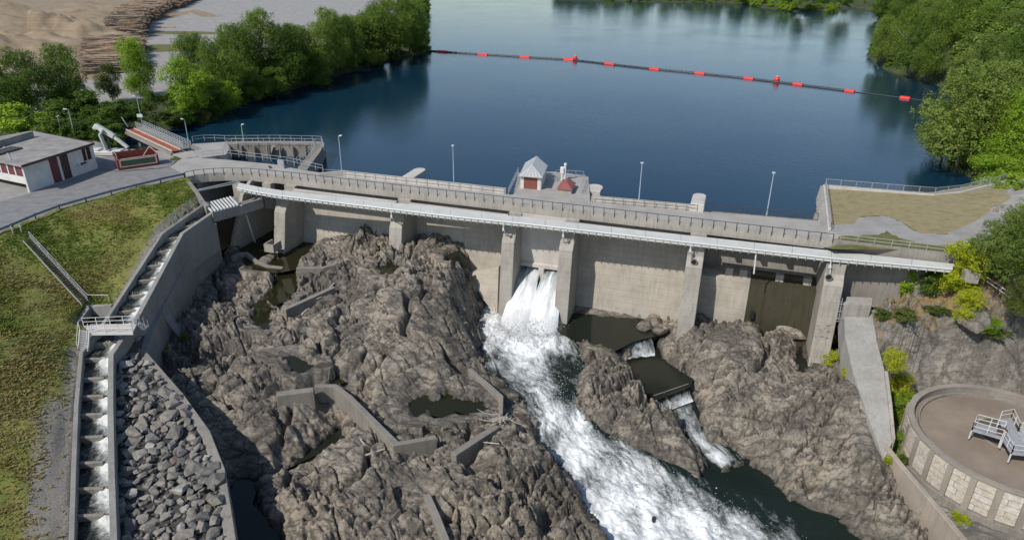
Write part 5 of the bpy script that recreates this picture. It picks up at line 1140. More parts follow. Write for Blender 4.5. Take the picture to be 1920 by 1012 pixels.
m = MB(); p = at(1925, 812, zp); m.box(p+Z3*.6, (1.0, .9, 1.2)); m.build('drive_box', LSTEEL, PL, bevel=.08); m = MB(); p = at(1872, 822, zp-.6); m.tube(p, p+Z3*1.2, .35, 10); m.box(p+Z3*.9+np.array([.3, .2, 0]), (.7, .5, .4)); m.build('pump', simple('rusty_brown', (.12, .07, .06), .8, .2, 3, 0, .2), PL)
# terrace on the right
TW = thing('terrace_wall', 'pale concrete lake wall round the dry lawn at the right end of the dam', 'wall', at(1546, 345, 0))
tw = [at(1556, 426, .35), at(1547, 347, .35), at(1750, 364, .35), at(1800, 359, .5), at(1845, 348, .8), at(1890, 337, 1.1)]
MB().path(tw, .45, 5.5).build('wall', PALECONC, TW, bevel=.03)
railing('terrace_railing', 'mesh steel railing on the lake wall round the dry lawn', tw[1:], 1.0, 2.3, GALV, (1.0, .1), .035, mesh_fill=GALV)
railing('terrace_railing', 'short steel railing on the left side wall of the dry lawn', tw[:2], 1.0, 2.0, GALV, (1.0, .1), .035, mesh_fill=GALV)
BO = MB(); c = at(1822, 509, -1.2); BO.box(c-Z3*.55, (1.5, 1.5, 1.3), (DD, DN, Z3)); o = BO.build('anchor_block', CONC, thing('end_block', 'concrete end block carrying the right end of the white walkway', 'block', c-Z3*2))
hr = thing('bank_handrail', 'thin steel handrail running down the rocky bank from the walkway end', 'handrail', at(1838, 515, -2.3))
pts = [np.array([*at(u, v, z)[:2], z]) for u, v, z in ((1836,514,-2.4),(1842,530,-2.7),(1880,556,-3.4),(1925,590,-4.6),(1970,620,-5.5))]; rails(hr, pts, .95, 2.2, LSTEEL, .03, (1, .5))
ml = thing('pier_ladder', 'small steel cage ladder beside the rightmost pier and the ramp', 'ladder', at(1572, 606, -8)); a, b = at(1568, 602, -8.4), at(1574, 566, -6.0)
for k in (-.25, .25): MB().tube(a+DD*k, b+DD*k+Z3*.6, .04, 5).build('stile', GALV, ml)
for k in range(9): q = a+(b-a)*k/8; MB().tube(q-DD*.25, q+DD*.25, .03, 5).build('rung', GALV, ml)
for k in (2, 5, 8): q = a+(b-a)*k/8+DN*.5; MB().beam(q-DD*.4, q+DD*.4, .05, .05).build('hoop', GALV, ml)
# low walls on the riverbed
for lb, px, wd in LOWW:
    P = [at(*p) for p in px]; o = MB().path(P, wd, 2.6).build('low_wall', SILL, None, P[0]-Z3*2.6, bevel=.05); tag(o, lb, 'low wall', 'low concrete walls on the riverbed')
loft('weir_fall', [((1146,641),(1218,630),-15.3), ((1150,650),(1224,640),-15.9), ((1156,664),(1228,658),-16.9), ((1164,676),(1228,668),-17.0)], 40, 40, lambda s, t: .05+.8*(t/3)**1.4-.2*np.abs(s-.8), .06, FOAM, 1.0, 33)
loft('weir_fall', [((1225,742),(1293,719),-16.9), ((1227,750),(1294,728),-17.3), ((1230,760),(1294,738),-17.9), ((1240,775),(1300,752),-18.0)], 40, 40, lambda s, t: .08+.8*(t/3)**1.4-.2*np.abs(s-.6), .06, FOAM, 1.0, 43)
# planks, sticks, brush
for (a, b, lb, r) in (((566,594),(627,536),'long bleached plank leaning on the slanting sill',.13), ((561,580),(604,560),'thin grey pole lying left of the long plank',.07), ((685,857),(722,852),'white plank on the rock below the elbowed guide wall',.11), ((676,828),(684,838),'short white stick above the white plank',.08), ((886,836),(936,836),'straight pale stick right of the straight wall stub',.08), ((862,862),(896,838),'thin bent branch below the straight wall stub',.05)):
    p, q = [ground_at(*a)+np.array([0, 0, r+.15])], [ground_at(*b)+np.array([0, 0, r+.15])]
    o = MB().tube(p[0], q[0], r, 6, r*.7).build('driftwood', WOOD, None, p[0]); tag(o, lb, 'driftwood')
zz = -14.5
bp = thing('brush_pile', 'tangle of bleached white branches where two wall stubs nearly meet', 'brush pile', at(933, 790, zz)); m = MB(); r = np.random.default_rng(4)
for k in range(26):
    a = r.random()*6.28; L = .7+1.0*r.random(); c = at(933, 790, zz)+np.array([r.normal()*.5, r.normal()*.4, .1+.3*r.random()]); d = np.array([math.cos(a)*1.1, math.sin(a)*.6, .2*r.normal()]); mid = c+d*L*.5+r.normal(size=3)*.15
    MB().tube(c-d*L*.3, mid, .045, 5, .035).tube(mid, c+d*L+r.normal(size=3)*.2, .035, 5, .015).build('branch', WOOD, bp)
# ------------------------------------------------------------------ boulders
def boulder(u, v, z, sz, lb, mat=ROCK, seed=0, group='loose boulders', sc=(1.2, .95, .75)):
    r = np.random.default_rng(seed); bm = bmesh.new(); bmesh.ops.create_icosphere(bm, subdivisions=4, radius=1.0)
    co = np.array([vv.co[:] for vv in bm.verts]); pl = r.normal(size=(14, 3)); pl /= np.linalg.norm(pl, axis=1)[:, None]
    for q in pl:
        d = co @ q; k = .62+.3*r.random(); m_ = d > k; co[m_] -= (d[m_]-k)[:, None]*q*.93
    co += .06*np.stack([fbm(co[:, 0]*2+seed, co[:, 1]*2+co[:, 2], seed, 4)]*3, -1)*co
    for vv, c in zip(bm.verts, co): vv.co = c*np.array(sc)*sz
    me = bpy.data.meshes.new('boulder'); bm.to_mesh(me); bm.free(); me.materials.append(mat); o = bpy.data.objects.new('boulder', me); COL.objects.link(o)
    p = ground_at(u, v)-np.array([0, 0, .25*sz]) if lb.startswith(('large pale','flat crack','rounded boulder')) else at(u, v, z)
    o.location = p; o.rotation_euler = (.2*r.normal(), .2*r.normal(), r.random()*6); return tag(o, lb, 'boulder', group)
boulder(1814, 628, -7.0, 1.9, 'large pale boulder on the rocky bank right of the yellow-green bush', BANK, 3, 'loose boulders', (1.3, 1.0, .8))
boulder(1864, 394, .5, .75, 'brownish boulder at the end of the terrace path', BANK, 5); boulder(1882, 390, .6, .95, 'grey angular boulder beside the brownish one at the terrace path end', BANK, 6)
boulder(1212, 612, -15.2, 1.25, 'dark boulder in the water under the sunlit spillway', ROCK, 7); boulder(1237, 618, -15.0, 1.1, 'squat boulder right of the dark one under the spillway', ROCK, 8); boulder(1259, 613, -14.8, .9, 'small boulder against the foot of the second pier from the right', ROCK, 9)
boulder(1225, 602, -15.0, 1.3, 'tall boulder behind the two in the water under the spillway', ROCK, 10); boulder(1480, 612, -13.6, 2.0, 'flat cracked boulder at the foot of the wet weir wall', ROCK, 12, sc=(1.5, .9, .55)); boulder(1505, 618, -13.8, 1.2, 'rounded boulder left of the rightmost pier', ROCK, 13)
boulder(1224, 975, -20.0, .5, 'dark wet rock standing in the white rapids', simple('wet_rock', (.035, .033, .03), .3, .3, 2, 0, .4), 15, sc=(.8, 1.0, 1.0)); boulder(500, 487, -10.9, 1.6, 'pale boulder at the end of the dividing fin', ROCK, 16, sc=(1.5, .9, .5)); boulder(555, 452, -10.6, 1.1, 'pointed pale boulder in the olive pool', ROCK, 17)
# ------------------------------------------------------------------ floating boom
BM_ = thing('floating_boom', 'dark floating boom with red floats stretched across the lake', 'boom', at(1280, 133, -2.5))
BP = [(792,95),(880,101),(985,107.5),(1070,112.5),(1140,120.5),(1225,130),(1315,138.5),(1400,147.5),(1480,157),(1590,171),(1695,184),(1748,191)]
BPW = [at(u, v, -2.42) for u, v in BP]; NAVY = simple('boom_navy', (.015, .022, .03), .5, .1, 1, 0, 0); BRED = simple('boom_red', (.72, .035, .025), .45, .06, 1, 0, 0)
reds = [829, 905, 984, 1066, 1143, 1227, 1312, 1404, 1496, 1593, 1697]
def bw(u):
    i = int(np.clip(np.searchsorted([p[0] for p in BP], u)-1, 0, len(BP)-2)); f = (u-BP[i][0])/(BP[i+1][0]-BP[i][0]); return at(u, BP[i][1]+(BP[i+1][1]-BP[i][1])*f, -2.42)
us = [800]+reds+[1748]
for i, u in enumerate(reds):
    a, b = bw(u-9.2), bw(u+9.2); MB().tube(a, b, .55, 10).build('red_float', BRED, BM_, smooth=False)
    nx = reds[i+1] if i+1 < len(reds) else None
    n_ = 3
    if nx and i < 9:
        w_ = (nx-9.5-(u+9.5))/n_
        for k in range(n_): MB().tube(bw(u+10.5+w_*k), bw(u+8.5+w_*(k+1)), .38, 8).build('dark_float', NAVY, BM_)
MB().tube(bw(803), bw(818), .38, 8).build('dark_float', NAVY, BM_)
m = MB()
for a, b in zip(BPW, BPW[1:]): m.tube(a, b, .12, 5)
m.build('cable', NAVY, BM_)
for u, lb in ((1078.5, 'round red buoy on the floating boom left of centre'), (1458, 'round red buoy on the right part of the floating boom')):
    p = bw(u)+np.array([0, 1.0, .6]); bm = bmesh.new(); bmesh.ops.create_uvsphere(bm, u_segments=20, v_segments=12, radius=.95); me = bpy.data.meshes.new('buoy'); bm.to_mesh(me); bm.free(); me.materials.append(BRED)
    for q in me.polygons: q.use_smooth = True
    B_ = thing('buoy', lb, 'buoy', p, 'red buoys on the floating boom'); o = bpy.data.objects.new('float_ball', me); COL.objects.link(o); o.parent = B_; MB().tube(p+Z3*.85, p+Z3*1.25, .2, 10).build('mooring_eye', WHITE, B_)

# scrawled dark marks on the front of the rightmost pier
PR6 = [o for o in DAM.children if o.name.startswith('pier') and not o.name.startswith('pier_nose')][5]
r = np.random.default_rng(6)
def onp6(ds, z):
    n_ = 4.15+(-4.5-z)*((6.0-4.15)/(17-4.5)); return dam(41.3+ds, n_+.012, z)
for k in range(16):
    ds = -.75+1.3*r.random(); z = -9.6-2.0*r.random(); a = r.random()*3.1; L_ = .18+.28*r.random(); MB().beam(onp6(ds, z), onp6(ds+math.cos(a)*L_, z+math.sin(a)*L_), .02, .07, DN).build('graffiti_stroke', DSTEEL, PR6)
# ------------------------------------------------------------------ foliage
def leaf_mat(name, cols, trans=.33):
    m, t, b = mk(name); v = wpos(t); oi = nd(t, 'ShaderNodeObjectInfo')
    a = nd(t, 'ShaderNodeAttribute'); a.attribute_name = 'tone'
    n = noi(t, v, .45, 4, .6)
    k = mth(t, 'ADD', mth(t, 'MULTIPLY', a.outputs['Fac'], .55), mth(t, 'MULTIPLY', n, .45)); k = mth(t, 'ADD', k, mth(t, 'MULTIPLY', mth(t, 'SUBTRACT', oi.outputs['Random'], .5), .22))
    c = ramp(t, k, [(.25, cols[0]), (.5, cols[1]), (.72, cols[2])]); t.links.new(c, b.inputs['Base Color']); b.inputs['Roughness'].default_value = .7; b.inputs['Specular IOR Level'].default_value = .25
    tr = nd(t, 'ShaderNodeBsdfTranslucent'); t.links.new(mixc(t, .5, c, tuple(min(1, x*1.6) for x in cols[2])), tr.inputs[0]); mx = nd(t, 'ShaderNodeMixShader'); mx.inputs[0].default_value = trans
    t.links.new(b.outputs[0], mx.inputs[1]); t.links.new(tr.outputs[0], mx.inputs[2]); t.links.new(mx.outputs[0], t.nodes['Material Output'].inputs[0]); return m
LEAF = {'birch': leaf_mat('birch_leaves', ((0.070, 0.119, 0.016), (0.133, 0.211, 0.028), (0.204, 0.281, 0.046))), 'dark': leaf_mat('alder_leaves', ((0.044, 0.087, 0.013), (0.086, 0.154, 0.021), (0.148, 0.232, 0.032))),
        'bright': leaf_mat('bright_leaves', ((0.109, 0.197, 0.014), (0.204, 0.323, 0.025), (0.297, 0.421, 0.040))), 'willow': leaf_mat('willow_leaves', ((0.093, 0.147, 0.028), (0.156, 0.225, 0.041), (0.234, 0.295, 0.063))),
        'lime': leaf_mat('lime_leaves', ((0.204, 0.267, 0.011), (0.375, 0.435, 0.017), (0.450, 0.450, 0.040))), 'olive': leaf_mat('olive_leaves', ((.055, .085, .018), (.10, .14, .030), (.15, .18, .045)))}
BARK = simple('bark', (.11, .09, .07), .9, .25, 3, 0, .5); BIRCHB = simple('birch_bark', (.45, .43, .40), .8, .25, 2, 0, .3)
def crown_mesh(seed, n, leaf, lobes, shape=(1, 1, 1), droop=0.0, hollow=.55):
    # unit crown: z 0..1 tall, radius about .5; leaves gathered in clumps on the shells of many lobes
    r = np.random.default_rng(seed); C_ = []; R_ = []
    for i in range(lobes):
        z = .12+.80*r.random(); rad = .47*math.sin(math.pi*min(1, (.10+z*.86)))**.75; a = r.random()*6.283; q = rad*math.sqrt(r.random())*.85
        C_.append((q*math.cos(a), q*math.sin(a), z)); R_.append((.09+.11*r.random())*(1.15-.35*z))
    C_ = np.array(C_); R_ = np.array(R_)
    nb = n//9; k = r.choice(lobes, nb, p=R_**2/np.sum(R_**2)); d = r.normal(size=(nb, 3)); d[:, 2] += .25; d /= np.linalg.norm(d, axis=1)[:, None]
    tw = C_[k]+d*(R_[k]*(hollow+(1.08-hollow)*r.random(nb)**.6))[:, None]*np.array([1, 1, .85])       # twigs
    tone_t = .5+.35*r.normal(size=nb)*.5+.18*(r.random(lobes)[k]-.5)*2
    P = np.repeat(tw, 9, 0)+r.normal(size=(nb*9, 3))*leaf*1.15; dd = np.repeat(d, 9, 0); P[:, 2] -= droop*leaf*np.abs(r.normal(size=len(P)))*1.5
    nrm = dd+r.normal(size=P.shape)*.55+np.array([0, 0, .35]); nrm /= np.linalg.norm(nrm, axis=1)[:, None]
    t1 = np.cross(nrm, r.normal(size=P.shape)); t1 /= np.linalg.norm(t1, axis=1)[:, None]+1e-9; t2 = np.cross(nrm, t1)
    s = (leaf*(.55+.6*r.random(len(P))))[:, None]; N = len(P)
    V = np.stack([P-t1*s, P-t2*s*.55, P+t1*s, P+t2*s*.55+nrm*s*.15], 1).reshape(-1, 3)*np.array(shape)
    F = np.arange(N*4).reshape(-1, 4); tone = np.repeat(np.repeat(tone_t, 9)+.10*r.normal(size=N), 4)
    me = bpy.data.meshes.new('crown'); me.vertices.add(len(V)); me.vertices.foreach_set('co', V.astype(np.float32).ravel()); me.loops.add(F.size); me.loops.foreach_set('vertex_index', F.astype(np.int32).ravel())
    me.polygons.add(N); me.polygons.foreach_set('loop_start', np.arange(0, N*4, 4, dtype=np.int32)); me.polygons.foreach_set('loop_total', np.full(N, 4, np.int32))
    a = me.attributes.new('tone', 'FLOAT', 'POINT'); a.data.foreach_set('value', tone.astype(np.float32)); me.update(); me.materials.append(LEAF['birch'])
    return me
BIG = [crown_mesh(10+i, 36000, .0112, 64, droop=.4) for i in range(4)]
MIDC = [crown_mesh(30+i, 12000, .019, 42) for i in range(4)]
SML = [crown_mesh(50+i, 3000, .042, 18, hollow=.2) for i in range(4)]
CONE = crown_mesh(70, 8000, .022, 40)
co = np.zeros(len(CONE.vertices)*3, np.float32); CONE.vertices.foreach_get('co', co); co = co.reshape(-1, 3); k = np.clip(1.25-co[:, 2]*1.1, .12, 1.1); co[:, 0] *= k; co[:, 1] *= k; CONE.vertices.foreach_set('co', co.ravel()); CONE.update()
def trunk_mesh(seed, limbs=7):
    r = np.random.default_rng(seed); m = MB(); q = np.zeros(3); pts = [np.array([.02*r.normal()*i, .02*r.normal()*i, i/6]) for i in range(6)]
    for i in range(5): m.tube(pts[i], pts[i+1], .022*(1-i/6), 7, .022*(1-(i+1)/6))
    for k in range(limbs):
        i = 1+k % 4; a = r.random()*6.28; p = pts[i]; e_ = p+np.array([math.cos(a)*.26, math.sin(a)*.26, .16+.1*r.random()]); mid = (p+e_)/2+np.array([0, 0, -.02]); m.tube(p, mid, .010, 5, .007).tube(mid, e_, .007, 5, .003)
    me = bpy.data.meshes.new('trunk'); me.from_pydata(m.v, [], m.f); me.update(); me.materials.append(BARK); return me
TRK = [trunk_mesh(i) for i in range(3)]
TN = [0]
def tree(p, h, wd, kind, label, cat='tree', group=None, meshes=MIDC, base=.12, name=None, trunk=True, bark=None, rz=None):
    r = np.random.default_rng(900+TN[0]); TN[0] += 1
    T = thing(name or (kind+'_tree' if cat == 'tree' else 'bush'), label, cat, p, group, r.random()*6.28 if rz is None else rz)
    ms = meshes if isinstance(meshes, list) else [meshes]
    c = bpy.data.objects.new('crown', ms[int(r.integers(len(ms)))]); COL.objects.link(c); c.parent = T; c.location = (0, 0, h*base); c.scale = (wd, wd*(.9+.2*r.random()), h*(1-base)); c.material_slots[0].link = 'OBJECT'; c.material_slots[0].material = LEAF[kind]
    if trunk:
        t_ = bpy.data.objects.new('trunk', TRK[int(r.integers(3))]); COL.objects.link(t_); t_.parent = T; t_.scale = (h*.8, h*.8, h*.9); t_.location = (0, 0, -.3)
        if bark: t_.material_slots[0].link = 'OBJECT'; t_.material_slots[0].material = bark
    return T
def treeat(u, v, h, wd, kind, label, **k):      # (u, v) = foot of the trunk on the ground
    p = at(u, v, 0.0)
    for _ in range(6): p = at(u, v, gland(p[0], p[1]))
    return tree(p, h, wd, kind, label, **k)
LW = [(360,212,13,11,'bright'),(378,178,17,13,'birch'),(402,205,9,8,'dark'),(425,186,17,13,'birch'),(430,210,8,8,'bright'),(452,168,19,14,'birch'),(478,190,10,9,'birch'),(500,160,22,15,'birch'),(520,185,9,9,'dark'),(545,166,19,14,'dark'),(560,150,17,13,'birch'),(592,150,17,14,'birch'),(600,165,8,8,'dark'),(622,140,21,15,'birch'),(650,134,19,14,'dark'),(660,118,17,15,'birch'),(690,124,18,15,'birch'),(700,106,18,16,'birch'),(722,112,22,17,'birch'),(748,104,23,18,'birch'),(768,98,22,15,'birch'),(778,93,20,13,'birch'),(344,236,5,6,'bright'),(368,232,5,6,'olive'),(400,222,5,7,'dark')]
WHERE = ['first at the near end by the gravel path', 'second from the near end, behind a low bright tree', 'at the water edge near the end of the wood', 'in the rear row near the gravel path', 'low on the bank at the near end', 'with a rounded top in the rear row', 'overhanging the bank before the rounded birch', 'tallest of the nearer half', 'low at the waterline before the tallest one', 'dark and dense just left of the middle', 'at the waterline just left of the middle', 'in the rear row at the middle of the wood', 'low at the waterline at the middle', 'with the highest crown right of the middle', 'dark with a rounded crown right of the middle', 'before the dark rounded one at the waterline', 'facing the gravel yard before the far tip', 'at the waterline before the far tip', 'in the rear row by the far tip', 'highest of the far tip', 'last but one at the far tip', 'last at the far tip where the boom is moored', 'beside the path at the corner of the bank', 'on the bank above the intake channel', 'on the bank at the dark water']
for i, (u, v, h, wd, kd) in enumerate(LW):
    what = {'birch': 'birch', 'dark': 'dark alder', 'bright': 'bright green tree', 'olive': 'olive shrub tree'}[kd]
    treeat(u, v, h*.9, wd, kd, what+' of the lakeside wood, '+WHERE[i], group='trees of the lakeside wood', meshes=MIDC if h < 15 else BIG, base=.06)
# left foreground trees
for u, v, h, wd, kd, lb, ms in ((58,218,14,13,'dark','dark broad tree left of the paired dark trees near the log piles',BIG),(132,206,14.5,12,'dark','dark rounded tree standing before the nearest log pile',BIG),(265,178,14,10.5,'bright','bright green tree between the log pile and the lakeside wood',BIG),(212,190,9,7,'olive','olive green small tree left of the bright green tree',MIDC),(283,214,6,4,'birch','slim young birch below the bright green tree',MIDC),(45,252,6,10,'bright','yellow green bush mass behind the service building',SML),(92,262,4,6,'birch','small green bush beside the antenna mast',SML),(208,243,4.5,6,'birch','green bush behind the crane column',SML),(170,250,2.6,5,'olive','low olive shrub left of the crane',SML),(240,222,4,6,'dark','dark shrub beneath the bright green tree',SML),(165,215,5,9,'dark','dark thicket below the nearest log pile',SML),(8,235,9,8,'dark','dark tree at the left edge behind the yellow green bushes',MIDC),(110,232,5,9,'dark','dark thicket under the rounded dark tree',SML),(305,232,2.5,6,'olive','low olive scrub at the bank beside the trough walkway',SML),(330,222,3,6,'birch','low green scrub on the bank above the trough walkway',SML),(0,215,13,9,'birch','pale leaning tree at the far left edge',MIDC)):
    treeat(u, v, h, wd, kd, lb, cat='tree' if h > 6 else 'bush', meshes=ms, base=.04, trunk=h > 5.5)
# right shore
RW_ = [(1905,330,15,14,'bright','bright green tree at the right edge above the lawn terrace',BIG),(1790,322,19,19,'willow','huge round grey green willow at the right shore',BIG),(1765,300,11,12,'birch','lower green tree hanging over the water before the huge willow',BIG),(1850,290,17,16,'willow','grey green willow behind the huge round one',BIG),(1850,370,7,10,'bright','green shrub tree behind the terrace railing end',MIDC),(1700,346,0,0,'',"",None),
 (1650,112,15,11,'birch','leaning birch at the tip of the right shore',BIG),(1700,140,16,12,'dark','dark spruce-like tree on the right shore promontory',None),(1735,150,13,11,'birch','green tree right of the dark spruce-like tree',BIG),(1690,120,19,12,'birch','tall birch with a bare white trunk on the promontory',BIG),(1795,160,9,8,'willow','pale thin tree above the inlet',MIDC),(1790,130,17,14,'birch','mid green tree on the rise behind the inlet',BIG),(1840,170,15,13,'willow','grey green tree above the pale thin tree',BIG),(1895,215,17,15,'dark','dark green tree at the right edge of the hillside',BIG),(1870,120,17,14,'willow','grey twiggy tree high on the right hillside',BIG),(1745,100,17,13,'birch','leafy tree in the middle of the promontory wood',BIG),(1720,80,17,13,'willow','grey green tree behind the tall birch',BIG),(1785,80,17,14,'birch','round green tree at the upper middle of the hillside',BIG),(1840,95,16,13,'birch','green tree below the gap at the hilltop',BIG),(1690,60,17,13,'dark','dark tree at the back of the promontory',BIG),(1740,40,17,14,'birch','leafy tree at the top edge right of the inlet',BIG),(1800,38,16,13,'willow','grey green tree at the top edge of the hillside',BIG),(1850,55,13,11,'bright','yellow green tree near the hilltop gap',BIG),(1650,35,16,15,'dark','dark tree at the mouth of the far inlet',MIDC),(1690,25,17,15,'birch','tree at the top edge behind the far inlet',MIDC)]
for u, v, h, wd, kd, lb, ms in RW_:
    if not h: continue
    treeat(u, v, h, wd, kd, lb, meshes=ms or CONE, base=.03, bark=BIRCHB if 'white trunk' in lb else None)
FS = [(1385,2,14,16),(1430,6,15,17),(1470,10,13,16),(1505,12,15,17),(1540,14,16,18),(1580,10,17,18),(1610,6,16,18),(1345,-3,14,18),(1300,-6,14,18),(1250,-8,14,18),(1200,-9,15,20),(1150,-11,15,20),(1100,-13,15,20),(1060,-14,14,20),(1450,-6,15,20),(1540,-4,16,20),(1400,-8,15,20),(1600,-8,16,20),(1660,5,16,16)]
FWH = ['at the first bend of its bank', 'right of the first bend', 'above the pale grassy bank', 'over the end of the grassy bank', 'on the point before the inlet', 'behind the point before the inlet', 'deep in the inlet', 'left of the first bend', 'two crowns left of the first bend', 'at the middle of the top edge', 'left of the middle of the top edge', 'above the dark reflection at the top edge', 'second from the left end of that shore', 'at the left end of that shore', 'in the rear row behind the grassy bank', 'in the rear row behind the point', 'in the rear row behind the first bend', 'in the rear row behind the inlet', 'at the right end beside the promontory']
for i, (u, v, h, wd) in enumerate(FS):
    treeat(u, v, h, wd, ('dark', 'birch', 'dark', 'willow')[i % 4], ('dark', 'leafy green', 'dense dark', 'greyish')[i % 4]+' tree on the far shore '+FWH[i], group='trees on the far shore', meshes=MIDC, base=.0)
def undergrowth(name, kind, spots, seed, meshes, hrange):
    # one mass of scrub that nobody could count: crowns of many small bushes in one mesh
    r = np.random.default_rng(seed); VV, FF, TT_ = [], [], []; b = 0
    for x, y in spots:
        if poly_sd(np.array([[x]]), np.array([[y]]), LAKEP)[0, 0] < (hrange[1]*.45 if name == 'wood' else .1): continue
        me = meshes[int(r.integers(len(meshes)))]; n = len(me.vertices); c = np.zeros(n*3, np.float32); me.vertices.foreach_get('co', c); c = c.reshape(-1, 3).copy(); tn = np.zeros(n, np.float32); me.attributes['tone'].data.foreach_get('value', tn)
        h = hrange[0]+(hrange[1]-hrange[0])*r.random(); wd = h*(1.0+.6*r.random()); a = r.random()*6.28; q = c.copy(); q[:, 0] = (c[:, 0]*math.cos(a)-c[:, 1]*math.sin(a))*wd; q[:, 1] = (c[:, 0]*math.sin(a)+c[:, 1]*math.cos(a))*wd; q[:, 2] = c[:, 2]*h-.15*h
        VV.append(q+np.array([x, y, gland(x, y)])); TT_.append(tn); FF.append(np.arange(n).reshape(-1, 4)+b); b += n
    tag(mesh_np(name, np.concatenate(VV), np.concatenate(FF), LEAF[kind], False, None, {'tone': np.concatenate(TT_)}), kind='stuff')
r_ = np.random.default_rng(77)
def along(px, n, spread, inland):
    P = arc([at(u, v, -2.5) for u, v in px], 1.0); out = []
    for i in range(n):
        k = int(r_.random()*(len(P)-1)); d = P[k+1]-P[k]; nn = np.array([-d[1], d[0]])/(np.linalg.norm(d[:2])+1e-9); out.append(P[k][:2]+nn*(inland+spread*r_.random()))
    return out
undergrowth('undergrowth', 'dark', along([(345,242),(420,206),(500,184),(560,167),(650,138),(740,113),(799,99),(802,60),(800,5)], 150, 6.0, .6), 5, SML, (3, 6))
undergrowth('undergrowth', 'birch', along([(420,205),(500,183),(560,166),(650,137),(740,112)], 50, 10.0, 3), 6, SML, (4, 8))
undergrowth('undergrowth', 'birch', [p for p in along([(1600,14),(1650,22),(1640,70),(1625,106),(1662,132),(1765,162),(1795,196),(1760,240),(1740,330)], 110, 7.0, .8)], 8, SML, (1.6, 3.6))
undergrowth('undergrowth', 'bright', along([(1040,-1),(1200,4),(1370,6),(1480,22),(1560,24),(1600,14)], 60, 6.0, .2), 14, SML, (2.5, 5))
undergrowth('undergrowth', 'dark', [at(100+170*r_.random(), 205+60*r_.random(), 0)[:2] for _ in range(60)], 12, SML, (2.0, 4.2))
undergrowth('wood', 'birch', [at(1700+330*r_.random(), -10+170*r_.random(), 6)[:2] for _ in range(90)], 9, SML, (9, 15))
undergrowth('wood', 'willow', [at(1760+230*r_.random(), 20+200*r_.random(), 6)[:2] for _ in range(50)], 10, SML, (8, 13))
undergrowth('wood', 'dark', [at(1000+640*r_.random(), -18+20*r_.random()-6, 0)[:2] for _ in range(70)], 11, SML, (9, 15))
# bushes on the rocky bank
def bush(u, v, z, h, wd, kd, lb, ms=SML):
    p = ground_at(u, v)
    return tree(p-Z3*.15, h*(1.45 if kd in ('lime', 'bright') else 1.1), wd*1.3, kd, lb, cat='bush', meshes=ms, base=0.0, trunk=False)
for a in ((1788,552,-4.5,5.0,4.6,'lime','large yellow green bush under the right end of the white walkway',MIDC),(1804,606,-6,3.2,2.8,'lime','oval yellow green bush beside the large pale boulder',MIDC),(1735,542,-5,2.6,3.2,'dark','dark green bush behind the large yellow green bush'),(1662,545,-5.8,2.4,2.2,'bright','small green bush below the abutment wall'),(1612,556,-5.8,2.7,1.3,'bright','slim green sapling on the ramp landing'),(1700,556,-5.5,2.3,2.0,'bright','green bush at the head of the bank rock'),(1682,752,-12,3.4,2.6,'lime','yellow green bush between the ramp and the tank',MIDC),(1686,790,-13,3.0,2.5,'bright','green bush between the ramp wall and the tank rim',MIDC),(1692,850,-15.5,2.2,2.4,'bright','round green bush at the foot of the tank',MIDC),(1704,872,-16,1.6,2.0,'olive','low green shrub along the bank wall'),(1650,600,-7,1.4,2.0,'olive','dry shrub on the edge of the bank rock'),(1800,975,-16.2,.7,1.3,'lime','small yellow green weed tuft on the tank yard'),(1584,706,-12.3,.9,1.0,'lime','tiny yellow green tuft left of the ramp'),(1662,868,-15,.7,.8,'lime','tiny yellow green tuft on the end of the bank wall'),(1555,690,-14.5,1.3,1.5,'lime','mossy green tuft at the foot of the rightmost pier'),(300,680,-12.8,2.0,2.2,'bright','green shrub in the shade below the retaining wall'),(345,640,-12.8,1.1,1.3,'olive','small shrub at the foot of the shaded steel stair'),(1700,600,-6.5,0.8,3.4,'olive','low dry shrub on top of the bank rock'),(1760,590,-5.8,0.8,3.2,'olive','tawny shrub in the hollow of the bank rock'),(1860,625,-6,0.9,3.0,'olive','olive shrub right of the large pale boulder')):
    bush(*a)
tree(ground_at(1815, 706)-Z3*.4, 2.0, 4.6, 'bright', 'dark green bush in the cleft behind the tank', cat='bush', meshes=MIDC, base=0, trunk=False)
tree(at(1674, 692, -10.2), 3.0, 3.0, 'lime', 'bright yellow green bush at the edge of the ramp', cat='bush', meshes=MIDC, base=0, trunk=False)
# big hedge-like bush at the end of the walkway
for u, v, z, h, wd, kd, lb in ((1885,520,-1.0,8.5,9,'willow','big grey green willow bush at the right edge beside the end of the walkway'),(1935,470,-.5,8,9,'willow','grey green bush behind the big willow bush'),(1910,585,-4.0,4,5,'olive','olive green bush below the bank handrail at the right edge')):
    tree(at(u, v, z), h, wd, kd, lb, cat='bush', meshes=BIG, base=.0, trunk=False)
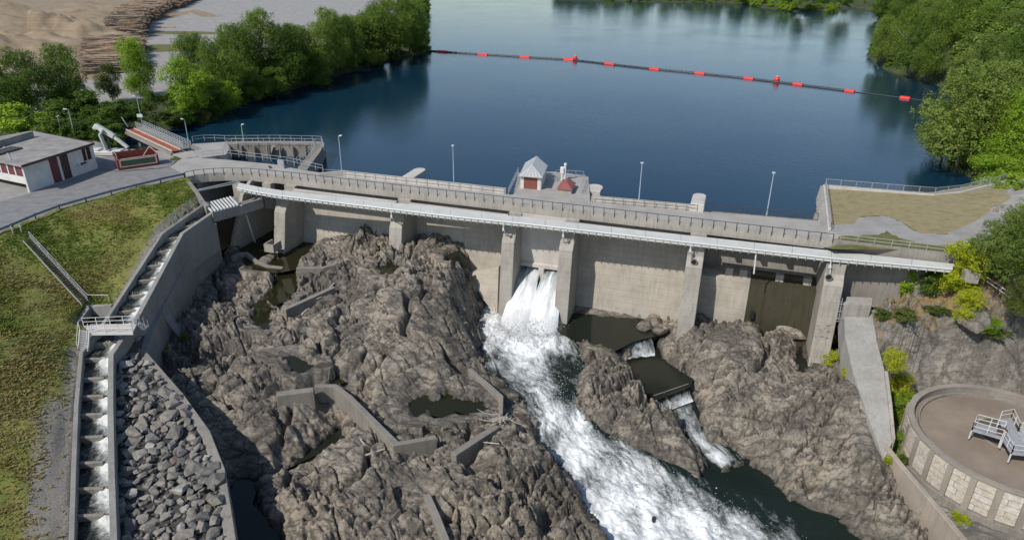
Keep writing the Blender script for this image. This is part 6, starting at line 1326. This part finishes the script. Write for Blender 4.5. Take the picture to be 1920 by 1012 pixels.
# ------------------------------------------------------------------ grass on the slope
def tufts():
    r = np.random.default_rng(23); N = 95000; xs = -88+56*r.random(N*2); ys = 36+80*r.random(N*2)
    sd = poly_sd(xs, ys, SLOPEREG); d, zz = line_d(xs, ys, LADL); low = np.clip((62-ys)/6, 0, 1)*np.clip(1-np.abs(d-1.6)/3.2, 0, 1)
    den = np.clip(.75+1.3*fbm(xs*.3, ys*.3, 88, 4), .12, 1)*np.clip((d-.8)/2.4, .05, 1)*(1-.85*low); k = (sd < -.4) & (poly_sd(xs, ys, BASINP) > .5) & (r.random(N*2) < den) & (xs > -72-.0*ys); xs, ys, d = xs[k], ys[k], d[k]; zs = SLP(xs, ys)+.25*fbm(xs*.25, ys*.25, 9, 3)
    n = len(xs); hgt = (.07+.17*r.random(n)*np.clip(.6+1.2*fbm(xs*.2, ys*.2, 33, 3), .3, 1.5)); V = np.zeros((n, 3, 4, 3))
    for q in range(3):
        a = r.random(n)*6.28; wd = .06+.07*r.random(n); dx, dy = np.cos(a), np.sin(a); ln = .55*r.normal(size=(n, 2))*hgt[:, None]*2
        for c, (sx_, t_) in enumerate(((-1, 0), (1, 0), (.5, 1), (-.5, 1))):
            V[:, q, c, 0] = xs+dx*wd*sx_+ln[:, 0]*t_+.12*r.normal(size=n)*0; V[:, q, c, 1] = ys+dy*wd*sx_+ln[:, 1]*t_; V[:, q, c, 2] = zs-.03+hgt*t_
    tone = np.clip(.42+.32*np.clip((68-ys)/16, 0, 1)+1.0*fbm(xs*.12, ys*.12, 99, 4)+.05*r.normal(size=n)+.25*np.clip(1-d/7, 0, 1)+.0, 0, 1)
    F = np.arange(n*12).reshape(-1, 4)
    m, t, b = mk('grass_blades'); a = nd(t, 'ShaderNodeAttribute'); a.attribute_name = 'tone'
    c = ramp(t, a.outputs['Fac'], [(.2, (.17, .24, .035)), (.45, (.25, .285, .055)), (.65, (.33, .315, .085)), (.85, (.38, .33, .13))]); t.links.new(c, b.inputs['Base Color']); b.inputs['Roughness'].default_value = .8
    tr = nd(t, 'ShaderNodeBsdfTranslucent'); t.links.new(c, tr.inputs[0]); mx = nd(t, 'ShaderNodeMixShader'); mx.inputs[0].default_value = .5; t.links.new(b.outputs[0], mx.inputs[1]); t.links.new(tr.outputs[0], mx.inputs[2]); t.links.new(mx.outputs[0], t.nodes['Material Output'].inputs[0])
    o = mesh_np('grass', V.reshape(-1, 3), F, m, False, None, {'tone': np.repeat(tone, 12)}); tag(o, kind='stuff'); print('tufts', n)
tufts()
# ------------------------------------------------------------------ log piles
LOGM = [simple('log_%s' % k, c, .85, .2, 1.2, 0, .2) for k, c in (('pale', (.40, .30, .21)), ('orange', (.30, .19, .11)), ('grey', (.24, .205, .17)), ('brown', (.13, .09, .06)))]
def logpile(label, p0, p1, hgt, L, seed, singles):
    # a stack whose length runs p0 -> p1, the logs lie across it
    r = np.random.default_rng(seed); p0 = np.asarray(p0); p1 = np.asarray(p1); ux = p1-p0; T = np.linalg.norm(ux); ux /= T; uy = np.array([-ux[1], ux[0], 0.]); root = thing('log_pile', label, 'log pile', p0, 'log piles in the timber yard')
    rows = int(hgt/.33); cols = int(T/.36); made = 0; rest = [MB() for _ in LOGM]
    for j in range(rows):
        inset = max(0, j/rows-.5)*1.5*hgt/2; prof = 1.0
        for i in range(cols):
            x = (i+.5*(j % 2)+.25*r.normal()*.5)*.36; top = hgt*(.78+.22*math.sin(x*.35+seed)+.12*math.sin(x*1.1))
            if x < inset or x > T-inset or j*.33 > top: continue
            outer = (j+1)*.33 > top-.45 or x < inset+.7 or x > T-inset-.7
            face = True
            rad = .13+.08*r.random(); l = L*(.85+.25*r.random()); c = p0+ux*x+Z3*(.2+j*.33)+uy*(.55*r.normal()); tl = (r.normal(size=3)*np.array([.12, .12, .05])) if outer else np.zeros(3)
            a = c-uy*l/2-tl*l/2; b = c+uy*l/2+tl*l/2; k = int(r.choice(4, p=(.38, .22, .25, .15)))
            if outer and made < singles:
                MB().tube(a, b, rad, 6, rad*.8).build('log', LOGM[k], root); made += 1
            elif outer or True: rest[k].tube(a, b, rad, 5, rad*.85)
    for k, m in enumerate(rest):
        if m.v: o = m.build('logs', LOGM[k], root); o['kind'] = 'stuff'
G0 = .0
logpile('nearest pile of pale logs beside the dark trees', at(196, 138, G0), at(199, 92, G0), 5.6, 9.5, 3, 90)
logpile('log pile with silvery log ends left of the bright green tree', at(238, 128, G0), at(246, 88, G0), 4.4, 8.0, 5, 70)
logpile('long pile of bleached logs running back behind the nearest pile', at(236, 72, G0), at(262, 34, G0), 7.0, 12, 7, 70)
logpile('dark log pile stretching along the gravel yard to the top edge', at(268, 42, G0), at(345, -6, G0), 7.0, 12, 9, 60)
logpile('farthest log pile at the top edge of the timber yard', at(318, 20, G0), at(420, -26, G0), 6.5, 11, 11, 30)
for k, (u, v, a, lb) in enumerate(((316, 51, .1, 'single pale log lying on the green verge by the dark log pile'), (112, 172, .5, 'stray orange log lying under the dark rounded tree'), (104, 180, -.4, 'stray split log below the orange one under the dark rounded tree'))):
    p = at(u, v, .35); d = np.array([math.cos(a), math.sin(a), 0])*3; o = MB().tube(p-d, p+d, .3, 8).build('log', LOGM[0 if k == 0 else 1], None, p); tag(o, lb, 'log')
